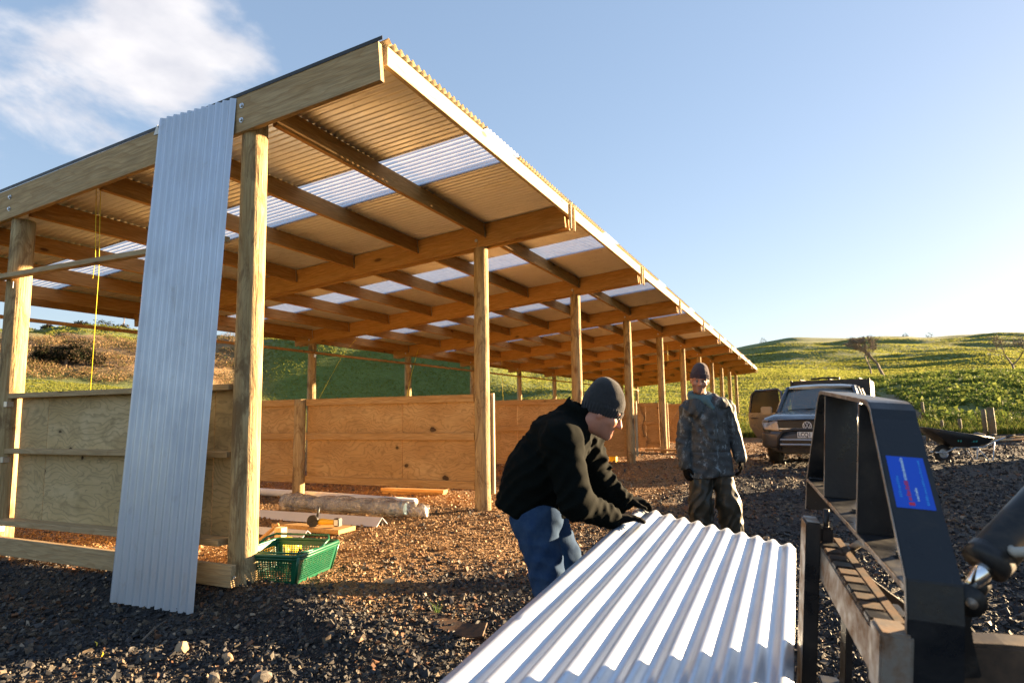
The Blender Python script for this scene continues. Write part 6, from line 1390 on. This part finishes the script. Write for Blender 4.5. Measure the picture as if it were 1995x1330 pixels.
def coat(P):
    d = ct(P) + folds(P, ((30, 8, 10, 0.2, 1.0), (-26, 12, 22, 1.1, 0.9), (14, -8, 40, 2.5, 0.6)), 0.016) + 0.004 * fbm(P[:, 0] * 13, P[:, 1] * 13, P[:, 2] * 13, 2, 43)
    body_x = (np.abs(P[:, 0] - 0.005) < 0.20) & (P[:, 2] < 5)
    arm = np.minimum(np.minimum(s_cap(P, eL, wL, 0.075, 0.067), s_cap(P, eR, wR, 0.075, 0.067)), 0.3); d = smax(d, np.where(arm > 0.0, 0.715 + 0.012 * np.sin(P[:, 0] * 14) - P[:, 2], -1.0), 0.010)
    d = d + 0.010 * np.exp(-((P[:, 0] - 0.045) / 0.006) ** 2) * (P[:, 1] < 0) * (P[:, 2] < 1.34)                    # front opening
    d = d + 0.007 * np.exp(-((P[:, 2] - 0.955) / 0.006) ** 2) * (P[:, 1] < 0) * body_x                                # pocket line
    nk = np.array((-0.055, -0.02, 1.47)); return smax(d, -s_cap(P, nk, nk + np.array((-0.01, -0.02, 0.12)), 0.075, 0.085), 0.012)
sdf_obj('oilskin_coat', coat, (-0.42, -0.24, 0.66), (0.46, 0.24, 1.58), 0.0085, M_OIL, m2, PM2)
hd = Sdf().cap((-0.13, 0.0, 1.475), (0.02, 0.0, 1.49), 0.045, 0.045, 0.03)
def hood(P):
    t = np.hypot((P[:, 0] + 0.058) / 1.15, (P[:, 1] + 0.005)) - 0.082
    d = np.hypot(t, (P[:, 2] - 1.485 - 0.30 * (P[:, 1] + 0.005)) / 1.5) - 0.030
    d = smin(d, s_cap(P, (-0.035, -0.105, 1.44), (0.015, -0.135, 1.37), 0.030, 0.022), 0.02)
    return smax(d + 0.004 * fbm(P[:, 0] * 25, P[:, 1] * 25, P[:, 2] * 25, 2, 23), -s_cap(P, (-0.06, 0.0, 1.42), (-0.06, -0.01, 1.62), 0.056), 0.008)
sdf_obj('hoodie', hood, (-0.22, -0.20, 1.32), (0.12, 0.16, 1.60), 0.007, M_HOODIE, m2, PM2)
head_parts(m2, PM2, (-0.070, -0.035, 1.635), (-0.22, -0.96, -0.16), (0.10, -0.14, 0.98), M_BEANIE2, (1.0, 0.86, 0.80), -0.12, 0.75, (-0.052, -0.005, 1.44), 0.052)
gl_a = hand_sdf((wL[0], wL[1] - 0.005, wL[2] - 0.02), (wL[0] + 0.005, wL[1] - 0.015, wL[2] - 0.10), (0.25, -1, 0), (1, 0.3, 0), (0.35, 0.5, 0.4), 1); glove('glove', gl_a, (wL[0], wL[1], wL[2] - 0.08), m2, PM2, ((wL[0], wL[1], wL[2] + 0.02), (wL[0], wL[1], wL[2] - 0.02), 0.044, 0.036), 0.19)
gl_b = hand_sdf((wR[0], wR[1] - 0.005, wR[2] - 0.02), (wR[0] - 0.003, wR[1] - 0.015, wR[2] - 0.10), (-0.25, -1, 0), (-1, 0.3, 0), (0.35, 0.5, 0.4), 1); glove('glove', gl_b, (wR[0], wR[1], wR[2] - 0.08), m2, PM2, ((wR[0], wR[1], wR[2] + 0.02), (wR[0], wR[1], wR[2] - 0.02), 0.044, 0.036), 0.19)
# ------------------------------------------------------------------ trees, scrub, fence, crop
def bare_tree(x, y, h, seed, label, lean=(0.0, 0.0), depth=6, spread=0.55, trunk=0.035):
    r = random.Random(seed); z = gz(x, y); tr = thing('bare_tree', label, 'tree', (x, y, z), 'bare winter trees on the hills')
    tk, cr = Soup(), Soup()
    def grow(p, d, L, rad, lv):
        n = 3; pts_ = [p]; dd = d.copy()
        for i in range(n):
            dd = (dd + V((r.gauss(0, .12), r.gauss(0, .12), r.gauss(0, .08) + 0.03))).normalized(); pts_.append(pts_[-1] + dd * L / n)
        rad = max(rad, h * 0.0022); (tk if lv == 0 else cr).tube(pts_, [rad, rad * .88, rad * .76, rad * .64], 6 if lv < 2 else 3)
        if lv >= depth: return
        for i in range(r.choice((2, 3, 3)) if lv < depth - 1 else 3):
            t = pts_[-1] if i == 0 or lv == 0 else pts_[2]
            a = r.uniform(0, 6.28); nd = (dd + V((math.cos(a), math.sin(a), r.uniform(-0.2, 0.45))) * spread * r.uniform(0.7, 1.3)).normalized()
            grow(t, nd, L * r.uniform(0.62, 0.82), rad * 0.56, lv + 1)
    grow(V((x, y, z - 0.2)), V((lean[0], lean[1], 1)).normalized(), h * 0.24, h * trunk, 0)
    tk.obj('trunk', M_BARK, tr, True, fix=False); cr.obj('crown', M_BARK, tr, fix=False); return tr
bare_tree(99.5, -14.3, 11.5, 4, 'spreading bare tree on the right hillside above the guard frame', (0.0, 0.25), 7, 0.80, 0.022)
bare_tree(106.5, -30.6, 9.5, 9, 'bare tree at the right edge of the picture above the crop', (0.1, -0.1), 7, 0.75, 0.022)
bare_tree(140.0, -16.0, 10.0, 12, 'smaller bare tree farther up the hillside left of the spreading tree', (0, 0), 6, 0.7, 0.018)
bare_tree(88.5, 130.5, 9.0, 15, 'slender bare tree on the left skyline, right of the long string', (0.0, 0.0), 5, 0.6, 0.015)
bare_tree(95.0, 127.5, 6.5, 21, 'lower bare tree on the left skyline beside the leaning sheet', (0.0, 0.0), 5, 0.6, 0.014)
def clump(c, rx, rz, n, size, cols, rng):
    """leaf-sized triangles through a rough ellipsoid"""
    d = rng.normal(size=(n, 3)); d /= np.linalg.norm(d, axis=1)[:, None]; rr = rng.uniform(0.35, 1.0, n)[:, None] ** 0.6
    p = np.array(c) + d * rr * np.array([rx, rx, rz]) * (1 + 0.25 * fbm(d[:, 0] * 2 + c[0], d[:, 1] * 2, d[:, 2] * 2, 2, 7))[:, None]
    a = rng.normal(size=(n, 3)); b = rng.normal(size=(n, 3)); s = size * rng.uniform(0.5, 1.3, (n, 1))
    a = a / np.linalg.norm(a, axis=1)[:, None] * s; b = b / np.linalg.norm(b, axis=1)[:, None] * s
    v = np.stack([p - a * .5, p + a * .5, p + b], 1).reshape(-1, 3)
    k = np.array(cols)[rng.integers(0, len(cols), n)] * rng.uniform(0.7, 1.3, (n, 1))
    return v, np.repeat(k, 3, 0)
def leaf_obj(name, parts, parent=None):
    v = np.concatenate([p[0] for p in parts]); c = np.concatenate([p[1] for p in parts])
    me = npmesh(v, np.arange(len(v)).reshape(-1, 3), False, name); col_attr(me, c); return obj(name, me, M_LEAF, parent)
rg = np.random.default_rng(5)
DK = [(0.012, 0.020, 0.010), (0.02, 0.03, 0.012), (0.06, 0.045, 0.03), (0.10, 0.07, 0.045)]
bx_, by_ = 31.4, 54.6; bzz = gz(bx_, by_)
sb = thing('dark_shrub', 'big dark leafy shrub on the brown bank behind the gable wall', 'shrub', (bx_, by_, bzz))
leaf_obj('foliage', [clump((bx_ + (t_ * 0.86 + rg.normal(0, .3)), by_ + (-t_ * 0.5 + rg.normal(0, .3)), bzz + abs(rg.normal(0.6, 0.55)) + 0.5 * math.cos(t_ * 0.8)), rg.uniform(0.35, 0.9), rg.uniform(0.3, 0.7), 420, 0.15, DK + [(0.14, 0.10, 0.06)] * (k_ % 3), rg) for k_, t_ in enumerate(np.linspace(-2.3, 2.3, 26))], sb)
tube('stem', [(bx_, by_, bzz - 0.2), (bx_ + 0.1, by_, bzz + 1.2)], [0.18, 0.08], M_BARK, sb, 6)
# bracken and scrub covering the left bank: uncountable
parts = []; BR = [(0.30, 0.19, 0.09), (0.22, 0.14, 0.065), (0.14, 0.14, 0.045), (0.36, 0.25, 0.14), (0.11, 0.08, 0.045)]
for i in range(520):
    a = rg.uniform(-46, -22); r_ = rg.uniform(62, 86); x_ = CAM.x + r_ * math.cos(YAWF - math.radians(a)); y_ = CAM.y + r_ * math.sin(YAWF - math.radians(a)); s_ = rg.uniform(0.4, 1.1)
    parts.append(clump((x_, y_, gz(x_, y_) + s_ * 0.2), s_ * 1.3, s_ * 0.5, 190, 0.11, BR if rg.random() < 0.95 else DK, rg))
tag(leaf_obj('bracken', parts), 'brown bracken and scrub covering the steep left bank', 'bracken', None, 'stuff')
# bushes along the left skyline
SKB = [(-32.8, 'dark bush on the left skyline, largest of the row', 1.5), (-34.2, 'dark bush on the left skyline, second from the left', 1.1), (-36.2, 'small dark bush on the left skyline nearest the gable pole', 0.8), (-31.6, 'low dark bush on the left skyline just right of the largest', 1.0), (-29.4, 'small dark bush on the left skyline below the bare tree', 0.8), (-27.4, 'tiny dark bush on the left skyline beside the leaning sheet', 0.7)]
for a, lab, s_ in SKB:
    r_ = 160; x_ = CAM.x + r_ * math.cos(YAWF - math.radians(a)); y_ = CAM.y + r_ * math.sin(YAWF - math.radians(a))
    tag(leaf_obj('skyline_bush', [clump((x_ + i * 1.1 * s_, y_, gz(x_, y_) + s_ * 0.4), s_ * 1.1, s_ * 0.8, 200, 0.35, DK[:3], rg) for i in range(2)]), lab, 'bush', 'bushes on the left skyline')
for a, r_, s_, lab in ((21.4, 690, 3.6, 'dark bush on the right skyline above the pickup cab'), (31.6, 695, 2.6, 'left and smaller of two bush specks on the right skyline'), (33.1, 695, 4.0, 'right and taller of two bush specks on the right skyline')):
    x_ = CAM.x + r_ * math.cos(YAWF - math.radians(a)); y_ = CAM.y + r_ * math.sin(YAWF - math.radians(a))
    tag(leaf_obj('skyline_bush', [clump((x_, y_, gz(x_, y_) + s_ * 0.5), s_, s_ * 0.9, 160, 0.7, DK[:3], rg)]), lab, 'bush', 'bushes on the right skyline')
# brush pile on the pasture behind the shed
px_, py_ = 43.9, 25.3; pz = gz(px_, py_); so = Soup(); r = random.Random(3)
for i in range(260):
    a = r.uniform(0, 6.28); q = r.uniform(0, 1) ** 0.7; c = V((px_ + math.cos(a) * q * 1.35, py_ + math.sin(a) * q * 1.35, pz + (1 - q) * r.uniform(0.2, 1.25)))
    d = V((r.gauss(0, 1), r.gauss(0, 1), r.gauss(0, .35))).normalized() * r.uniform(0.3, 0.8); so.tube([c - d, c + V((0, 0, r.uniform(0, .08))), c + d], [0.035, 0.03, 0.012], 4)
tag(so.obj('brush_pile', M_STICK, fix=False), 'heap of cut branches on the green slope behind the partition', 'brush pile')
# fence posts and rails at the edge of the crop
def fpost(x, y, h, r_, lab, mat=M_DARKWOOD):
    z = gz(x, y); tag(tube('fence_post', [(x, y, z - 0.3), (x + 0.01, y, z + h * 0.5), (x + 0.02, y + 0.01, z + h)], [r_ * 1.05, r_, r_ * 0.95], mat, None, 10), lab, 'fence post', 'fence posts at the yard edge')
fpost(22.6, -9.40, 0.98, 0.105, 'thick wooden strainer post beside the wheelbarrow handles')
fpost(22.70, -9.22, 0.93, 0.07, 'second thick post standing against the strainer post')
fpost(23.4, -8.66, 0.55, 0.055, 'short thin fence post just left of the thick strainer post')
fpost(24.3, -8.28, 0.45, 0.05, 'short thin fence post behind the wheelbarrow tray')
fpost(21.5, -7.40, 0.36, 0.05, 'stubby fence post left of the wheelbarrow')
fpost(30.5, -8.6, 0.7, 0.06, 'thin fence post on the track bank above the wheelbarrow')
fpost(42.0, -6.0, 0.9, 0.07, 'distant fence post on the bank beside the pickup canopy')
r = random.Random(8)
for i, (x_, y_, L, a, w, lab) in enumerate(((21.4, -9.6, 1.6, 1.3, .14, 'long pale plank, lowest in the timber heap by the strainer post'), (21.6, -9.9, 1.3, 1.9, .10, 'pale plank lying askew on the timber heap'), (21.2, -10.4, 1.5, 1.55, .12, 'orange plank at the right end of the timber heap'), (21.7, -9.2, 0.8, 1.0, .12, 'short white board nearest the wheelbarrow handles'))):
    z = gz(x_, y_) + 0.04 + 0.05 * (i % 3); d = V((math.cos(a), -math.sin(a), 0.03)) * L / 2
    tag(bar('scrap_plank', V((x_, y_, z)) - d, V((x_, y_, z)) + d, w, 0.045, M_FASC if i != 2 else M_BOARD), lab, 'timber', 'planks heaped at the yard edge')
# leafy crop rows on the right-hand field, rank grass along the yard edge
parts = []; CR = [(0.11, 0.15, 0.03), (0.16, 0.20, 0.04), (0.07, 0.11, 0.028), (0.21, 0.24, 0.06)]
n = 9000; aa = rg.uniform(23.5, 43, n); rr = np.sqrt(rg.uniform(26.5 ** 2, 82 ** 2, n)); xs_ = CAM.x + rr * np.cos(YAWF - np.radians(aa)); ys_ = CAM.y + rr * np.sin(YAWF - np.radians(aa))
ok = (aa > 33.6 - 0.13 * (rr - 26)) & (fbm(xs_ / 3.0, ys_ / 1.2, None, 2, 77) > -0.30) & (xs_ > 25.5); xs_, ys_, rr = xs_[ok], ys_[ok], rr[ok]; zs_ = height(xs_, ys_)
for x_, y_, z_, r_ in zip(xs_, ys_, zs_, rr):
    s_ = rg.uniform(0.12, 0.30) * (1 + r_ / 150); parts.append(clump((x_, y_, z_ + s_ * 0.35), s_, s_ * 0.55, 18, s_ * 0.5, CR, rg))
tag(leaf_obj('brassica_crop', parts), 'knee-high leafy green crop covering the field on the right', 'crop', None, 'stuff')
def grass(name, n, where, h, label, cols, seed):
    g = np.random.default_rng(seed); x_, y_ = where(n, g); z_ = height(x_, y_); n = len(x_); r_ = polar(x_, y_)[0]
    a = g.uniform(0, 6.28, n); hh = h * g.uniform(0.5, 1.3, n); w = 0.012 * (1 + r_ / 22); ln = g.normal(0, 0.35, (n, 2)) * hh[:, None]
    b = np.stack([x_, y_, z_], 1); sd_ = np.stack([np.cos(a), np.sin(a), np.zeros(n)], 1) * w[:, None]
    v = np.stack([b - sd_, b + sd_, b + np.concatenate([ln, hh[:, None]], 1)], 1).reshape(-1, 3)
    k = np.array(cols)[g.integers(0, len(cols), n)] * g.uniform(0.75, 1.25, (n, 1))
    me = npmesh(v, np.arange(3 * n).reshape(-1, 3), False, name); col_attr(me, np.repeat(k, 3, 0)); return tag(obj(name, me, M_LEAF), label, 'grass', None, 'stuff')
def edge_pts(n, g):
    y_ = g.uniform(-12.5, 4, n); x_ = 23.2 + np.abs(g.normal(0, 1.0, n)) * 2.2 + 0.8 * fbm(np.full(n, 11.5), y_ / 2, None, 3, 40); return x_, y_
GC = [(0.13, 0.155, 0.03), (0.09, 0.13, 0.025), (0.19, 0.185, 0.05), (0.06, 0.10, 0.02)]
grass('rank_grass', 26000, edge_pts, 0.24, 'rank sunlit grass along the far edge of the yard', GC, 1)
def back_pts(n, g): return g.uniform(-2, 40, n), 7.6 + np.abs(g.normal(0, 1, n)) * 4
grass('pasture_grass', 22000, back_pts, 0.16, 'short pasture grass growing just behind the shed', GC, 2)

def hill_pts(n, g):
    r_ = np.exp(g.uniform(math.log(27), math.log(560), n)); a = g.uniform(-44, 44, n)
    x_ = CAM.x + r_ * np.cos(YAWF - np.radians(a)); y_ = CAM.y + r_ * np.sin(YAWF - np.radians(a))
    ok_ = ~((x_ < 24.5) & (y_ < 8)) & ~((a > 33.6 - 0.13 * (r_ - 26)) & (r_ < 82) & (a > 23.5)) & ~((a < -23) & (r_ > 60) & (r_ < 100)) & (np.abs(a - 32.2 + 0.055 * (r_ - 24)) > np.where(r_ < 55, 1.2, 0))
    return x_[ok_], y_[ok_]
g = np.random.default_rng(9); x_, y_ = hill_pts(560000, g); z_ = height(x_, y_); n = len(x_); r_, a_ = polar(x_, y_)
w = 0.0019 * r_ * g.uniform(0.5, 1.4, n); hh = np.minimum(0.22, 0.05 + 0.0010 * r_) * g.uniform(0.5, 1.3, n); a = g.uniform(0, 6.28, n); ln = g.normal(0, 0.25, (n, 2)) * hh[:, None]
b = np.stack([x_, y_, z_ - 0.03], 1); sd_ = np.stack([np.cos(a), np.sin(a), np.zeros(n)], 1) * w[:, None]
v = np.stack([b - sd_, b + sd_, b + np.concatenate([ln, hh[:, None]], 1)], 1).reshape(-1, 3)
k = np.array([(0.165, 0.18, 0.036), (0.18, 0.19, 0.042), (0.15, 0.17, 0.034), (0.205, 0.20, 0.058)])[g.integers(0, 4, n)] * (1 + 0.25 * fbm(x_ / 20, y_ / 20, None, 3, 61))[:, None]
me = npmesh(v, np.arange(3 * n).reshape(-1, 3), False, 'hill_grass'); col_attr(me, np.repeat(k, 3, 0)); tag(obj('hill_grass', me, M_GRASS), 'grazed grass over the rolling hills', 'grass', None, 'stuff')
